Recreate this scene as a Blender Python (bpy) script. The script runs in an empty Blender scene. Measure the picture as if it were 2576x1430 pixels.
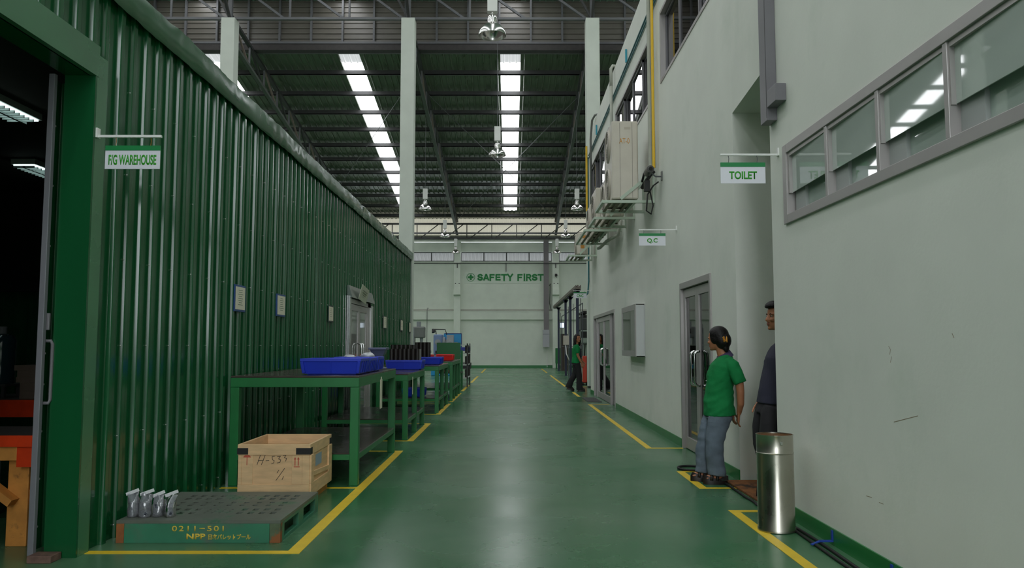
import bpy, bmesh, math, random
from mathutils import Vector, Matrix, noise
random.seed(7)
SC = bpy.context.scene
COL = SC.collection
PI = math.pi
# ------------------------------------------------------------------ camera, sky, exposure
F = 1985.0
EYE = 1.35
PITCH = math.atan(155 / F)
YAW = -math.atan(5 / F)
cam = bpy.data.cameras.new('camera'); cam_o = bpy.data.objects.new('camera', cam); COL.objects.link(cam_o)
cam.sensor_width = 36; cam.lens = F * 36 / 2576; cam.clip_end = 300; cam.clip_start = 0.05
cam_o.location = (0, 0, EYE); cam_o.rotation_euler = (PI / 2 + PITCH, 0, YAW)
SC.camera = cam_o
SC.view_settings.view_transform = 'Standard'; SC.view_settings.look = 'None'
SC.view_settings.exposure = 0.0; SC.view_settings.gamma = 1; SC.view_settings.use_curve_mapping = False
SKY_GLOW = 6.0          # daylight coming through the translucent roof sheets
WORLD = 3.0
w = bpy.data.worlds.new('sky'); SC.world = w; w.use_nodes = True
w.node_tree.nodes['Background'].inputs[0].default_value = (0.86, 0.93, 1.0, 1)
w.node_tree.nodes['Background'].inputs[1].default_value = WORLD
# added area light in an unseen gable opening, sized for the wall streaks
dl = bpy.data.lights.new('gable_opening_fill', 'AREA'); dl.shape = 'RECTANGLE'; dl.size = 3.9; dl.size_y = 9.8
dl.energy = 540; dl.color = (0.93, 0.97, 1.0)
dlo = bpy.data.objects.new('gable_opening_fill', dl); COL.objects.link(dlo)
dlo.location = (-.5, -11.9, 6.4); dlo.rotation_euler = (PI / 2, 0, 0)

# ------------------------------------------------------------------ materials
def lin(c):
    return tuple(((v / 255) / 12.92 if v / 255 <= .04045 else ((v / 255 + .055) / 1.055) ** 2.4) for v in c)
MATS = {}
def mat(name, rgb, rough=.5, metal=0, var=0, vscale=4, bump=0, bscale=60, spec=.5, emit=0, coat=0, stretch=None, rvar=0, trans=0, alt=None, alt_scale=3, alt_lo=.55, alt_hi=.7):
    if name in MATS: return MATS[name]
    m = bpy.data.materials.new(name); m.use_nodes = True
    nt = m.node_tree; b = nt.nodes['Principled BSDF']
    c = lin(rgb)
    b.inputs['Base Color'].default_value = (*c, 1); b.inputs['Roughness'].default_value = rough
    b.inputs['Metallic'].default_value = metal; b.inputs['Specular IOR Level'].default_value = spec
    b.inputs['Coat Weight'].default_value = coat
    b.inputs['Transmission Weight'].default_value = trans
    if emit:
        b.inputs['Emission Color'].default_value = (*c, 1); b.inputs['Emission Strength'].default_value = emit
    tc = nt.nodes.new('ShaderNodeTexCoord'); vec = tc.outputs['Object']
    if stretch:
        mp = nt.nodes.new('ShaderNodeMapping'); mp.inputs['Scale'].default_value = stretch
        nt.links.new(vec, mp.inputs['Vector']); vec = mp.outputs['Vector']
    col = None
    if var:
        n = nt.nodes.new('ShaderNodeTexNoise'); n.inputs['Scale'].default_value = vscale; n.inputs['Detail'].default_value = 5
        nt.links.new(vec, n.inputs['Vector'])
        mr = nt.nodes.new('ShaderNodeMapRange'); mr.inputs['From Min'].default_value = .3; mr.inputs['From Max'].default_value = .7
        mr.inputs['To Min'].default_value = 1 - var; mr.inputs['To Max'].default_value = 1 + var
        nt.links.new(n.outputs['Fac'], mr.inputs['Value'])
        mx = nt.nodes.new('ShaderNodeMix'); mx.data_type = 'RGBA'; mx.blend_type = 'MULTIPLY'; mx.inputs[0].default_value = 1
        mx.inputs[6].default_value = (*c, 1); nt.links.new(mr.outputs['Result'], mx.inputs[7])
        col = mx.outputs[2]
    if alt:
        n = nt.nodes.new('ShaderNodeTexNoise'); n.inputs['Scale'].default_value = alt_scale; n.inputs['Detail'].default_value = 8
        n.inputs['Roughness'].default_value = .65
        nt.links.new(vec, n.inputs['Vector'])
        mr = nt.nodes.new('ShaderNodeMapRange'); mr.inputs['From Min'].default_value = alt_lo; mr.inputs['From Max'].default_value = alt_hi
        nt.links.new(n.outputs['Fac'], mr.inputs['Value'])
        mx = nt.nodes.new('ShaderNodeMix'); mx.data_type = 'RGBA'
        nt.links.new(mr.outputs['Result'], mx.inputs[0])
        if col: nt.links.new(col, mx.inputs[6])
        else: mx.inputs[6].default_value = (*c, 1)
        mx.inputs[7].default_value = (*lin(alt), 1); col = mx.outputs[2]
    if col: nt.links.new(col, b.inputs['Base Color'])
    if rvar:
        n = nt.nodes.new('ShaderNodeTexNoise'); n.inputs['Scale'].default_value = vscale * .7; n.inputs['Detail'].default_value = 6
        nt.links.new(vec, n.inputs['Vector'])
        mr = nt.nodes.new('ShaderNodeMapRange'); mr.inputs['From Min'].default_value = .3; mr.inputs['From Max'].default_value = .7
        mr.inputs['To Min'].default_value = max(.02, rough - rvar); mr.inputs['To Max'].default_value = rough + rvar
        nt.links.new(n.outputs['Fac'], mr.inputs['Value']); nt.links.new(mr.outputs['Result'], b.inputs['Roughness'])
    if bump:
        n = nt.nodes.new('ShaderNodeTexNoise'); n.inputs['Scale'].default_value = bscale; n.inputs['Detail'].default_value = 4
        nt.links.new(vec, n.inputs['Vector'])
        bp = nt.nodes.new('ShaderNodeBump'); bp.inputs['Strength'].default_value = bump; bp.inputs['Distance'].default_value = .01
        nt.links.new(n.outputs['Fac'], bp.inputs['Height']); nt.links.new(bp.outputs['Normal'], b.inputs['Normal'])
    MATS[name] = m
    return m
def glass_mat(name, tint, clear, rough=.02, diff=None):
    """thin sheet of glass: clear part, Fresnel mirror, optional frosted diffuse share"""
    m = bpy.data.materials.new(name); m.use_nodes = True; nt = m.node_tree; nt.nodes.clear()
    out = nt.nodes.new('ShaderNodeOutputMaterial')
    tr = nt.nodes.new('ShaderNodeBsdfTransparent'); tr.inputs[0].default_value = (*lin(tint), 1)
    gl = nt.nodes.new('ShaderNodeBsdfGlossy'); gl.inputs['Roughness'].default_value = rough
    fr = nt.nodes.new('ShaderNodeFresnel'); fr.inputs[0].default_value = 1.95
    base = tr.outputs[0]
    if diff:
        df = nt.nodes.new('ShaderNodeBsdfDiffuse'); df.inputs[0].default_value = (*lin(diff), 1)
        m1 = nt.nodes.new('ShaderNodeMixShader'); m1.inputs[0].default_value = 1 - clear
        nt.links.new(tr.outputs[0], m1.inputs[1]); nt.links.new(df.outputs[0], m1.inputs[2]); base = m1.outputs[0]
    mx = nt.nodes.new('ShaderNodeMixShader'); nt.links.new(fr.outputs[0], mx.inputs[0])
    nt.links.new(base, mx.inputs[1]); nt.links.new(gl.outputs[0], mx.inputs[2]); nt.links.new(mx.outputs[0], out.inputs[0])
    MATS[name] = m; return m
MINT = mat('mint_plaster', (227, 229, 220), .75, var=.03, vscale=1.6, bump=.08, bscale=35, alt=(210, 217, 205), alt_scale=1.1, alt_lo=.55, alt_hi=.85)
MINT2 = mat('mint_concrete', (221, 228, 215), .8, var=.04, vscale=2, bump=.1, bscale=20)
def floor_mat():
    m = mat('green_epoxy', (52, 110, 70), .27, var=.1, vscale=.9, rvar=.07, alt=(98, 124, 100), alt_scale=.45, alt_lo=.4, alt_hi=.75, bump=.015, bscale=5)
    return m
EPOXY = floor_mat()
SHEET = mat('green_sheet', (21, 84, 47), .16, var=.1, vscale=3, rvar=.05, stretch=(1, 1, .12), bump=.03, bscale=2, spec=.5)
SHEETD = mat('green_sheet_inside', (30, 92, 54), .4, var=.1)
FLASH = mat('green_flashing', (70, 120, 84), .3, var=.12, vscale=2, rvar=.1)
CAPM = mat('green_cap_flashing', (50, 98, 64), .2, var=.15, vscale=1.5, rvar=.1, bump=.25, bscale=1.6)
ROOFM = mat('roof_sheet_underside', (98, 110, 90), .3, var=.16, vscale=2, rvar=.1, stretch=(3, .3, 1), spec=.6)
CLADM = mat('grey_cladding', (100, 96, 88), .35, var=.06, vscale=3)
STEEL = mat('grey_painted_steel', (96, 97, 100), .5, var=.06)
DSTEEL = mat('dark_painted_steel', (62, 62, 62), .55, var=.08)
GSTEEL = mat('greygreen_painted_steel', (84, 92, 84), .5, var=.06)
ALU = mat('aluminium_frame', (172, 167, 165), .4, metal=.35, var=.03)
GREY = mat('grey_enamel', (112, 110, 114), .4, var=.04)
WHITE = mat('white_paint', (232, 232, 228), .5)
SIGNW = mat('sign_white', (228, 228, 236), .45)
SIGNG = mat('sign_green', (8, 130, 66), .45)
LETG = mat('letter_green', (46, 158, 30), .5)
SAFEG = mat('safety_green', (30, 128, 62), .6)
YEL = mat('yellow_floor_paint', (224, 190, 40), .45, var=.08, vscale=5, alt=(150, 140, 50), alt_scale=9, alt_lo=.62, alt_hi=.8)
YELT = mat('yellow_stencil', (222, 190, 70), .6)
YPIPE = mat('yellow_pipe', (226, 182, 40), .45)
TEAL = mat('teal_pipe', (40, 110, 116), .4)
BENCH = mat('green_bench_paint', (22, 112, 55), .4, var=.1, vscale=6, alt=(60, 70, 50), alt_scale=12, alt_lo=.68, alt_hi=.8)
BTOP = mat('dark_bench_top', (72, 62, 58), .22, var=.2, vscale=7, rvar=.08)
BLUE = mat('blue_plastic', (22, 52, 190), .4, var=.06)
REDP = mat('red_plastic', (226, 30, 22), .4)
BLACKP = mat('black_pipe', (36, 30, 28), .45, var=.15)
BLACK = mat('black_rubber', (22, 22, 22), .6)
NAVY = mat('navy_steel', (36, 42, 66), .45)
CHROME = mat('chrome', (210, 210, 208), .12, metal=1)
STAINL = mat('stainless', (190, 186, 174), .3, metal=1, var=.06, vscale=5, rvar=.08)
SPUN = mat('spun_aluminium', (225, 222, 220), .22, metal=1, bump=.03, bscale=8)
BEIGE = mat('beige_enamel', (204, 196, 182), .4, var=.05, vscale=4)
BEIGED = mat('beige_seam', (96, 90, 80), .6)
BRKT = mat('pale_green_bracket', (182, 196, 178), .5, alt=(120, 100, 76), alt_scale=14, alt_lo=.66, alt_hi=.76)
WOOD = mat('crate_plywood', (224, 184, 138), .65, var=.12, vscale=5, stretch=(1, 1, 6))
WOODL = mat('crate_batten', (226, 188, 142), .65, var=.12, vscale=6, stretch=(1, 1, 5))
TIMBER = mat('rough_timber', (206, 138, 62), .65, var=.2, vscale=8, alt=(60, 46, 34), alt_scale=7, alt_lo=.6, alt_hi=.75)
ORANGE = mat('orange_red_paint', (214, 62, 24), .35, var=.15, vscale=9)
PALLET = mat('pallet_green', (52, 122, 92), .5, var=.12, vscale=6, alt=(92, 104, 92), alt_scale=3.5, alt_lo=.5, alt_hi=.7)
PALTOP = mat('pallet_deck_worn', (98, 104, 94), .5, var=.18, vscale=5, alt=(60, 104, 78), alt_scale=5, alt_lo=.55, alt_hi=.68)
RUST = mat('rusty_corner', (146, 88, 46), .8, var=.25, vscale=14)
COIR = mat('coir_mat', (132, 82, 40), .95, var=.3, vscale=14, alt=(40, 30, 22), alt_scale=4, alt_lo=.5, alt_hi=.62, bump=.8, bscale=120)
MATG = mat('grey_mat', (74, 76, 74), .95, var=.2, vscale=20)
PAPER = mat('cream_paper', (226, 222, 196), .35)
INK = mat('pencil_ink', (60, 52, 46), .8)
GLASSD = glass_mat('door_glass', (200, 214, 206), .8)
GLASSF = glass_mat('frosted_glass', (170, 190, 180), .06, .03, diff=(194, 205, 197))
GLASSB = glass_mat('clear_lower_glass', (150, 176, 164), .05, .02, diff=(188, 204, 194))
DARKGL = glass_mat('dark_window_glass', (110, 112, 116), .9, .02)
SKIN = mat('skin_tan', (170, 112, 80), .5, var=.06, vscale=12)
HAIR = mat('black_hair', (17, 13, 12), .5, var=.2, vscale=30, bump=.4, bscale=60, spec=.3)
SHIRTG = mat('green_uniform_cloth', (24, 122, 66), .85, var=.14, vscale=9, bump=.6, bscale=11, spec=.2)
JEANS = mat('blue_grey_denim', (98, 110, 122), .9, var=.16, vscale=10, bump=.5, bscale=16)
SHIRTN = mat('navy_uniform_cloth', (38, 38, 56), .85, var=.1, vscale=9, bump=.2, bscale=14)
TROUB = mat('black_trouser_cloth', (28, 26, 30), .85, bump=.2, bscale=14)
COLLAR = mat('purple_grey_collar', (70, 60, 92), .8)
SANDAL = mat('black_leather', (32, 24, 22), .45)
CLIPM = mat('amber_clip', (232, 162, 62), .3)
LIPM = mat('lips', (136, 72, 62), .5)
EYEW = mat('eye_white', (168, 156, 146), .45, spec=.3)
EYED = mat('eye_dark', (24, 18, 16), .2)

# ------------------------------------------------------------------ mesh helpers
OFF = {}
def off(p):
    return OFF.get(p.name, Vector((0, 0, 0))) if p else Vector((0, 0, 0))
def tag(o, label=None, cat=None, group=None, kind=None):
    if label: o['label'] = label
    if cat: o['category'] = cat
    if group: o['group'] = group
    if kind: o['kind'] = kind
    return o
def thing(name, label, cat, loc=(0, 0, 0), group=None):
    o = bpy.data.objects.new(name, None); COL.objects.link(o); o.location = loc; o.empty_display_size = .1
    OFF[o.name] = Vector(loc)
    return tag(o, label, cat, group)
class MB:
    def __init__(s): s.bm = bmesh.new(); s.mi = 0; s.k = 0
    def _mark(s, fs):
        for f in fs: f.material_index = s.mi
    def poly(s, pts):
        f = s.bm.faces.new([s.bm.verts.new(p) for p in pts]); f.material_index = s.mi; return s
    def box(s, x0, x1, y0, y1, z0, z1):
        v = [s.bm.verts.new(p) for p in ((x0, y0, z0), (x1, y0, z0), (x1, y1, z0), (x0, y1, z0), (x0, y0, z1), (x1, y0, z1), (x1, y1, z1), (x0, y1, z1))]
        s._mark([s.bm.faces.new([v[i] for i in q]) for q in ((0, 3, 2, 1), (4, 5, 6, 7), (0, 1, 5, 4), (1, 2, 6, 5), (2, 3, 7, 6), (3, 0, 4, 7))])
        return s
    def obox(s, c, ax, ay, az):
        """box from a centre and three half-axis vectors"""
        c = Vector(c); ax, ay, az = Vector(ax), Vector(ay), Vector(az); v = []
        for k in (-1, 1):
            for (i, j) in ((-1, -1), (1, -1), (1, 1), (-1, 1)): v.append(s.bm.verts.new(c + i * ax + j * ay + k * az))
        s._mark([s.bm.faces.new([v[i] for i in q]) for q in ((0, 3, 2, 1), (4, 5, 6, 7), (0, 1, 5, 4), (1, 2, 6, 5), (2, 3, 7, 6), (3, 0, 4, 7))])
        return s
    def bar(s, p, q, w=.05, h=None, up=(0, 0, 1)):
        p, q = Vector(p), Vector(q); d = q - p; L = d.length; d.normalize(); h = h or w
        u = Vector(up)
        if abs(u.dot(d)) > .98: u = Vector((0, 1, 0)) if abs(d.y) < .9 else Vector((1, 0, 0))
        a = d.cross(u).normalized(); b = a.cross(d).normalized()
        return s.obox((p + q) / 2, a * w / 2, b * h / 2, d * L / 2)
    def rings(s, rings, cap=True):
        vs = [[s.bm.verts.new(p) for p in r] for r in rings]; n = len(vs[0]); fs = []
        for a, b in zip(vs, vs[1:]):
            for i in range(n): fs.append(s.bm.faces.new((a[i], a[(i + 1) % n], b[(i + 1) % n], b[i])))
        if cap:
            fs.append(s.bm.faces.new(vs[0][::-1])); fs.append(s.bm.faces.new(vs[-1]))
        s._mark(fs); return s
    def cyl(s, p, q, r, r2=None, n=16, cap=True):
        p, q = Vector(p), Vector(q); d = (q - p).normalized(); r2 = r if r2 is None else r2
        u = Vector((0, 0, 1)) if abs(d.z) < .9 else Vector((1, 0, 0))
        a = d.cross(u).normalized(); b = d.cross(a)
        R = lambda c, rr: [c + (a * math.cos(t) + b * math.sin(t)) * rr for t in [2 * PI * i / n for i in range(n)]]
        return s.rings([R(p, r), R(q, r2)], cap)
    def tube(s, pts, r, n=8, closed=False):
        pts = [Vector(p) for p in pts]; rs = []; N = len(pts); prev = None
        for i, p in enumerate(pts):
            if closed: d = pts[(i + 1) % N] - pts[i - 1]
            else: d = pts[min(i + 1, N - 1)] - pts[max(i - 1, 0)]
            d.normalize()
            u = prev if prev is not None else (Vector((0, 0, 1)) if abs(d.z) < .9 else Vector((1, 0, 0)))
            a = (u - d * u.dot(d)).normalized(); b = d.cross(a); prev = a
            rr = r[i] if isinstance(r, (list, tuple)) else r
            rs.append([p + (a * math.cos(t) + b * math.sin(t)) * rr for t in [2 * PI * k / n for k in range(n)]])
        if closed: rs.append(rs[0]); return s.rings(rs, False)
        return s.rings(rs, True)
    def lathe(s, prof, c=(0, 0, 0), n=32, cap=True):
        c = Vector(c)
        return s.rings([[c + Vector((r * math.cos(t), r * math.sin(t), z)) for t in [2 * PI * i / n for i in range(n)]] for r, z in prof], cap)
    def ell(s, c, r, n=16, m=10, R=None):
        c = Vector(c); rs = []
        for j in range(m + 1):
            a = -PI / 2 + PI * (j + .02) / (m + .04); ring = []
            for i in range(n):
                t = 2 * PI * i / n
                v = Vector((r[0] * math.cos(a) * math.cos(t), r[1] * math.cos(a) * math.sin(t), r[2] * math.sin(a)))
                ring.append(c + (R @ v if R else v))
            rs.append(ring)
        return s.rings(rs, True)
    def loft(s, secs, n=16):
        """secs: (centre, rx, ry) with rx along X and ry along Y perpendicular-ish to a mostly vertical path"""
        rs = []
        for i, (c, rx, ry) in enumerate(secs):
            c = Vector(c); d = Vector(secs[min(i + 1, len(secs) - 1)][0]) - Vector(secs[max(i - 1, 0)][0])
            d = d.normalized() if d.length > 1e-6 else Vector((0, 0, 1))
            a = Vector((1, 0, 0)); a = a - d * a.dot(d)
            a = a.normalized() if a.length > .1 else Vector((0, 0, -1))
            b = d.cross(a)
            rs.append([c + a * (rx * math.cos(t)) + b * (ry * math.sin(t)) for t in [2 * PI * k / n for k in range(n)]])
        return s.rings(rs, True)
    def prism(s, poly, axis, a, b):
        """poly: 2-D outline in the two other axes (in x,y,z order), pushed from a to b along axis"""
        def P(p, t):
            l = list(p); l.insert('xyz'.index(axis), t); return l
        return s.rings([[P(p, a) for p in poly], [P(p, b) for p in poly]])
    def stroke(s, pts, w, fn):
        """flat pen stroke: fn maps (u, v, height) to a point"""
        s.k += 1
        for i, (p, q) in enumerate(zip(pts, pts[1:])):
            dx, dz = q[0] - p[0], q[1] - p[1]; L = math.hypot(dx, dz) or 1e-6; nx, nz = -dz / L * w / 2, dx / L * w / 2
            ex, ez = dx / L * w * .4, dz / L * w * .4
            c = [(p[0] - ex + nx, p[1] - ez + nz), (p[0] - ex - nx, p[1] - ez - nz), (q[0] + ex - nx, q[1] + ez - nz), (q[0] + ex + nx, q[1] + ez + nz)]
            s.rings([[fn(u, v, 0) for u, v in c], [fn(u, v, 1 + .03 * i + .012 * (s.k % 7)) for u, v in c]])
        return s
    def xform(s, M):
        bmesh.ops.transform(s.bm, matrix=M, verts=s.bm.verts); return s
    def build(s, name, mats, parent=None, smooth=False, bevel=0, label=None):
        me = bpy.data.meshes.new(name)
        bmesh.ops.recalc_face_normals(s.bm, faces=s.bm.faces)
        o_ = off(parent)
        if o_.length: bmesh.ops.translate(s.bm, verts=s.bm.verts, vec=-o_)
        s.bm.to_mesh(me); s.bm.free()
        for m in (mats if isinstance(mats, (list, tuple)) else [mats]): me.materials.append(m)
        if smooth:
            me.polygons.foreach_set('use_smooth', [True] * len(me.polygons))
            if smooth != 'all': me.set_sharp_from_angle(angle=math.radians(40))
        o = bpy.data.objects.new(name, me); COL.objects.link(o)
        if parent: o.parent = parent; OFF[o.name] = o_
        if bevel:
            b = o.modifiers.new('bevel', 'BEVEL'); b.width = bevel; b.segments = 2; b.limit_method = 'ANGLE'; b.angle_limit = .6
        if label: o['label'] = label
        return o
def single(mb, name, m, label, cat, group=None, base=None, **k):
    """a thing that is one mesh"""
    vs = [v.co for v in mb.bm.verts]
    if base is None:
        base = Vector((sum(v.x for v in vs) / len(vs), sum(v.y for v in vs) / len(vs), min(v.z for v in vs)))
    bmesh.ops.translate(mb.bm, verts=mb.bm.verts, vec=-Vector(base))
    o = mb.build(name, m, None, **k); o.location = base; OFF[o.name] = Vector(base)
    return tag(o, label, cat, group)
def struct(mb, name, m, parent=None, **k):
    o = mb.build(name, m, parent, **k)
    if not parent: o['kind'] = 'structure'
    return o
def dup(root, loc, label, group=None, rz=None):
    r = root.copy(); COL.objects.link(r); r.location = loc; r['label'] = label
    if rz is not None: r.rotation_euler = (0, 0, rz)
    if group: r['group'] = group
    for c in list(root.children):
        d = c.copy(); COL.objects.link(d); d.parent = r
        for g in list(c.children):
            e = g.copy(); COL.objects.link(e); e.parent = d
    OFF[r.name] = Vector(loc)
    return r
def text_mb(s, size, M, depth=.002, boldness=0, xs=1, spacing=1):
    cu = bpy.data.curves.new('lettering', 'FONT'); cu.body = s; cu.size = 1; cu.align_x = 'CENTER'; cu.align_y = 'CENTER'
    cu.offset = boldness; cu.space_character = spacing; cu.extrude = 0
    o = bpy.data.objects.new('lettering', cu); COL.objects.link(o)
    bpy.context.view_layer.update(); dg = bpy.context.evaluated_depsgraph_get()
    me = bpy.data.meshes.new_from_object(o.evaluated_get(dg))
    bpy.data.objects.remove(o); bpy.data.curves.remove(cu)
    mb = MB(); mb.bm.from_mesh(me); bpy.data.meshes.remove(me)
    xsz = [v.co.x for v in mb.bm.verts]; ysz = [v.co.y for v in mb.bm.verts]
    if xsz:
        cx, cy = (min(xsz) + max(xsz)) / 2, (min(ysz) + max(ysz)) / 2; h = max(ysz) - min(ysz); wd = max(xsz) - min(xsz)
        bmesh.ops.translate(mb.bm, verts=mb.bm.verts, vec=(-cx, -cy, 0))
        if isinstance(size, tuple): sx, sy = size[0] / wd, size[1] / h
        else: sx, sy = size / h * xs, size / h
        bmesh.ops.scale(mb.bm, verts=mb.bm.verts, vec=(sx, sy, 1))
        g = bmesh.ops.extrude_face_region(mb.bm, geom=mb.bm.faces[:])
        bmesh.ops.translate(mb.bm, verts=[e for e in g['geom'] if isinstance(e, bmesh.types.BMVert)], vec=(0, 0, depth))
    return mb.xform(M)
def face_cam(x, y, z):       # text lying in an XZ plane and read from -y
    return Matrix.Translation((x, y, z)) @ Matrix.Rotation(PI / 2, 4, 'X')
def corr(prof_period, u0, u1, v0, v1, fn, rows=1, mb=None, skip=None, start=0):
    """trapezoid sheet: prof_period list of (du, h) in one period of length prof_period[-1][0]; fn(u, v, h) -> point"""
    mb = mb or MB(); P = prof_period[-1][0]; us = []; k = 0
    while True:
        done = False
        for du, h in prof_period[:-1]:
            u = u0 + start + k * P + du
            if u < u0 - 1e-6: continue
            if u > u1: done = True; break
            us.append((u, h))
        if done: break
        k += 1
    us.append((u1, us[-1][1]))
    vs = [v0 + (v1 - v0) * i / rows for i in range(rows + 1)]
    grid = [[mb.bm.verts.new(fn(u, v, h)) for v in vs] for u, h in us]
    for i in range(len(us) - 1):
        if skip and skip((us[i][0] + us[i + 1][0]) / 2): continue
        for j in range(rows):
            f = mb.bm.faces.new((grid[i][j], grid[i + 1][j], grid[i + 1][j + 1], grid[i][j + 1])); f.material_index = mb.mi
    return mb
def holes_wall(mb, axis, a0, a1, u0, u1, v0, v1, holes):
    """slab between a0 and a1 on axis; u, v the other two axes; rectangular holes (u0,u1,v0,v1)"""
    us = sorted({u0, u1, *[h[0] for h in holes], *[h[1] for h in holes]}); us = [u for u in us if u0 <= u <= u1]
    vs = sorted({v0, v1, *[h[2] for h in holes], *[h[3] for h in holes]}); vs = [v for v in vs if v0 <= v <= v1]
    def solid(i, j):
        if not (0 <= i < len(us) - 1 and 0 <= j < len(vs) - 1): return False
        cu, cv = (us[i] + us[i + 1]) / 2, (vs[j] + vs[j + 1]) / 2
        return not any(h[0] < cu < h[1] and h[2] < cv < h[3] for h in holes)
    def P(a, u, v):
        if axis == 'x': return (a, u, v)
        if axis == 'y': return (u, a, v)
        return (u, v, a)
    for i in range(len(us) - 1):
        for j in range(len(vs) - 1):
            if not solid(i, j): continue
            A, B, C, D = us[i], us[i + 1], vs[j], vs[j + 1]
            for a in (a0, a1): mb.poly([P(a, A, C), P(a, B, C), P(a, B, D), P(a, A, D)])
            if not solid(i - 1, j): mb.poly([P(a0, A, C), P(a1, A, C), P(a1, A, D), P(a0, A, D)])
            if not solid(i + 1, j): mb.poly([P(a0, B, C), P(a1, B, C), P(a1, B, D), P(a0, B, D)])
            if not solid(i, j - 1): mb.poly([P(a0, A, C), P(a1, A, C), P(a1, B, C), P(a0, B, C)])
            if not solid(i, j + 1): mb.poly([P(a0, A, D), P(a1, A, D), P(a1, B, D), P(a0, B, D)])
    bmesh.ops.remove_doubles(mb.bm, verts=mb.bm.verts, dist=1e-5)
    return mb
ORD = ['first', 'second', 'third', 'fourth', 'fifth', 'sixth', 'seventh', 'eighth', 'ninth', 'tenth', 'eleventh', 'twelfth', 'thirteenth', 'fourteenth', 'fifteenth', 'sixteenth']
# ================================================================== SETTING
XL, XN, XF = -2.8, 2.2, 2.3          # green partition, near right wall, far right wall
YB = 48.0                            # back wall
Y_END = 22.6                         # where the office block ends
def zr(y): return 9.28 + .166 * (47 - y)      # lower roof sheet height
fl = struct(MB().box(-22, 12.2, -12, 49, -.2, 0), 'floor', EPOXY)
# yellow lines painted on the floor
def yline(x0, x1, y0, y1): struct(MB().box(x0, x1, y0, y1, 0, .0025), 'yellow_line', YEL, fl)
for (a, b) in ((5.25, 10.28), (11.3, 13.86), (15.65, 18.5), (19.1, 22.6), (23.6, 27.2), (29, 35), (39.4, 46)):
    yline(-1.46, -1.37, a, b)
yline(-2.78, -1.46, 5.25, 5.32); yline(-2.75, -1.46, 7.6, 7.66); yline(-2.7, -1.46, 10.2, 10.28)
yline(-2.7, -1.46, 11.3, 11.37); yline(-2.7, -1.46, 13.8, 13.86); yline(-2.7, -1.46, 15.65, 15.72); yline(-2.7, -1.46, 18.44, 18.5)
for (a, b) in ((2.0, 6.6), (7.58, 8.62), (10.5, 18.3), (21, 23), (26.2, 36), (39.4, 46)):
    yline(1.79, 1.87, a, b)
yline(1.87, 2.19, 6.53, 6.6); yline(1.87, 2.25, 7.58, 7.64); yline(1.87, 2.25, 8.56, 8.62); yline(1.87, 2.28, 10.5, 10.57); yline(2.3, 4.5, 26.2, 26.27)
yline(1.87, 2.28, 18.24, 18.3)
yline(-2.7, -1.46, 19.1, 19.17)

# back wall with clerestory strip and beams
bw = struct(holes_wall(MB(), 'y', YB, YB + .2, -22, 12.2, 0, 9.6, [(-21.5, 11.8, 6.47, 7.05), (-21.5, 11.8, 7.66, 7.7)]), 'wall_back', MINT2)
struct(MB().box(-22, 12.2, YB - .12, YB, 2.92, 3.45), 'ledge_beam', MINT2, bw)
struct(MB().box(-22, 12.2, YB - .12, YB, 7.05, 7.6), 'eaves_beam', MINT2, bw)
struct(MB().box(-22, 12.2, YB - .1, YB, 6.4, 6.47), 'window_sill', MINT2, bw)
bb = struct(MB().box(-22, 12.2, YB - .03, YB - .001, 0, .16), 'baseboard_back', mat('green_skirting', (30, 120, 58), .35, var=.08, vscale=4))
SKIRT = MATS['green_skirting']
# clerestory frames and the sunshade sheet outside
for k, (a, b) in enumerate(((-21.5, -9.38), (-8.95, -3.42), (-2.98, 2.55), (3.0, 8.5))):
    win = struct(MB().box(a, b, YB - .02, YB + .06, 6.47, 6.52).box(a, b, YB - .02, YB + .06, 7.0, 7.05), 'window_%d' % (k + 1), DSTEEL)
    n = max(3, round((b - a) / 1.4))
    for i in range(n + 1):
        x = a + (b - a) * i / n; struct(MB().box(max(a, x - .03), min(b, x + .03), YB - .02, YB + .06, 6.52, 7.0), 'mullion', DSTEEL, win)
mb = corr([(0, 0), (.1, 0), (.13, .03), (.2, .03), (.23, 0)], -22, 12, 0, 1, lambda u, v, h: (u, YB + .25 + 1.5 * v, 7.2 - .62 * v + h))
struct(mb, 'trim_1', mat('sunshade_sheet', (92, 90, 88), .6))
# translucent sheeting above the eaves beam
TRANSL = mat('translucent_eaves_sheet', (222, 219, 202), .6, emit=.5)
mb = corr([(0, 0), (.12, 0), (.15, -.03), (.2, -.03), (.23, 0)], -22, 12.2, 8.1, 9.5, lambda u, v, h: (u, YB - .06 + h, v))
struct(mb, 'translucent_sheet', TRANSL, bw)
mb = MB()
for i in range(3): mb.bar((-22, YB - .05, 7.86 + i * .09), (12.2, YB - .05, 7.86 + i * .09), .05, .05)
struct(mb, 'louvre', STEEL, bw)
# side walls and gable behind
struct(MB().box(-22.2, -22, -12, 49, 0, 17), 'wall_left', MINT2)
struct(MB().box(12.2, 12.4, -12, 49, 0, 17), 'wall_right', MINT2)
struct(holes_wall(MB(), 'y', -12.2, -12, -22, 12.2, 0, 17, [(-2.5, 1.5, 1.4, 11.4)]), 'wall_front', MINT2)  # unseen opening, shaped for the glints it gives the green partition

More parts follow.
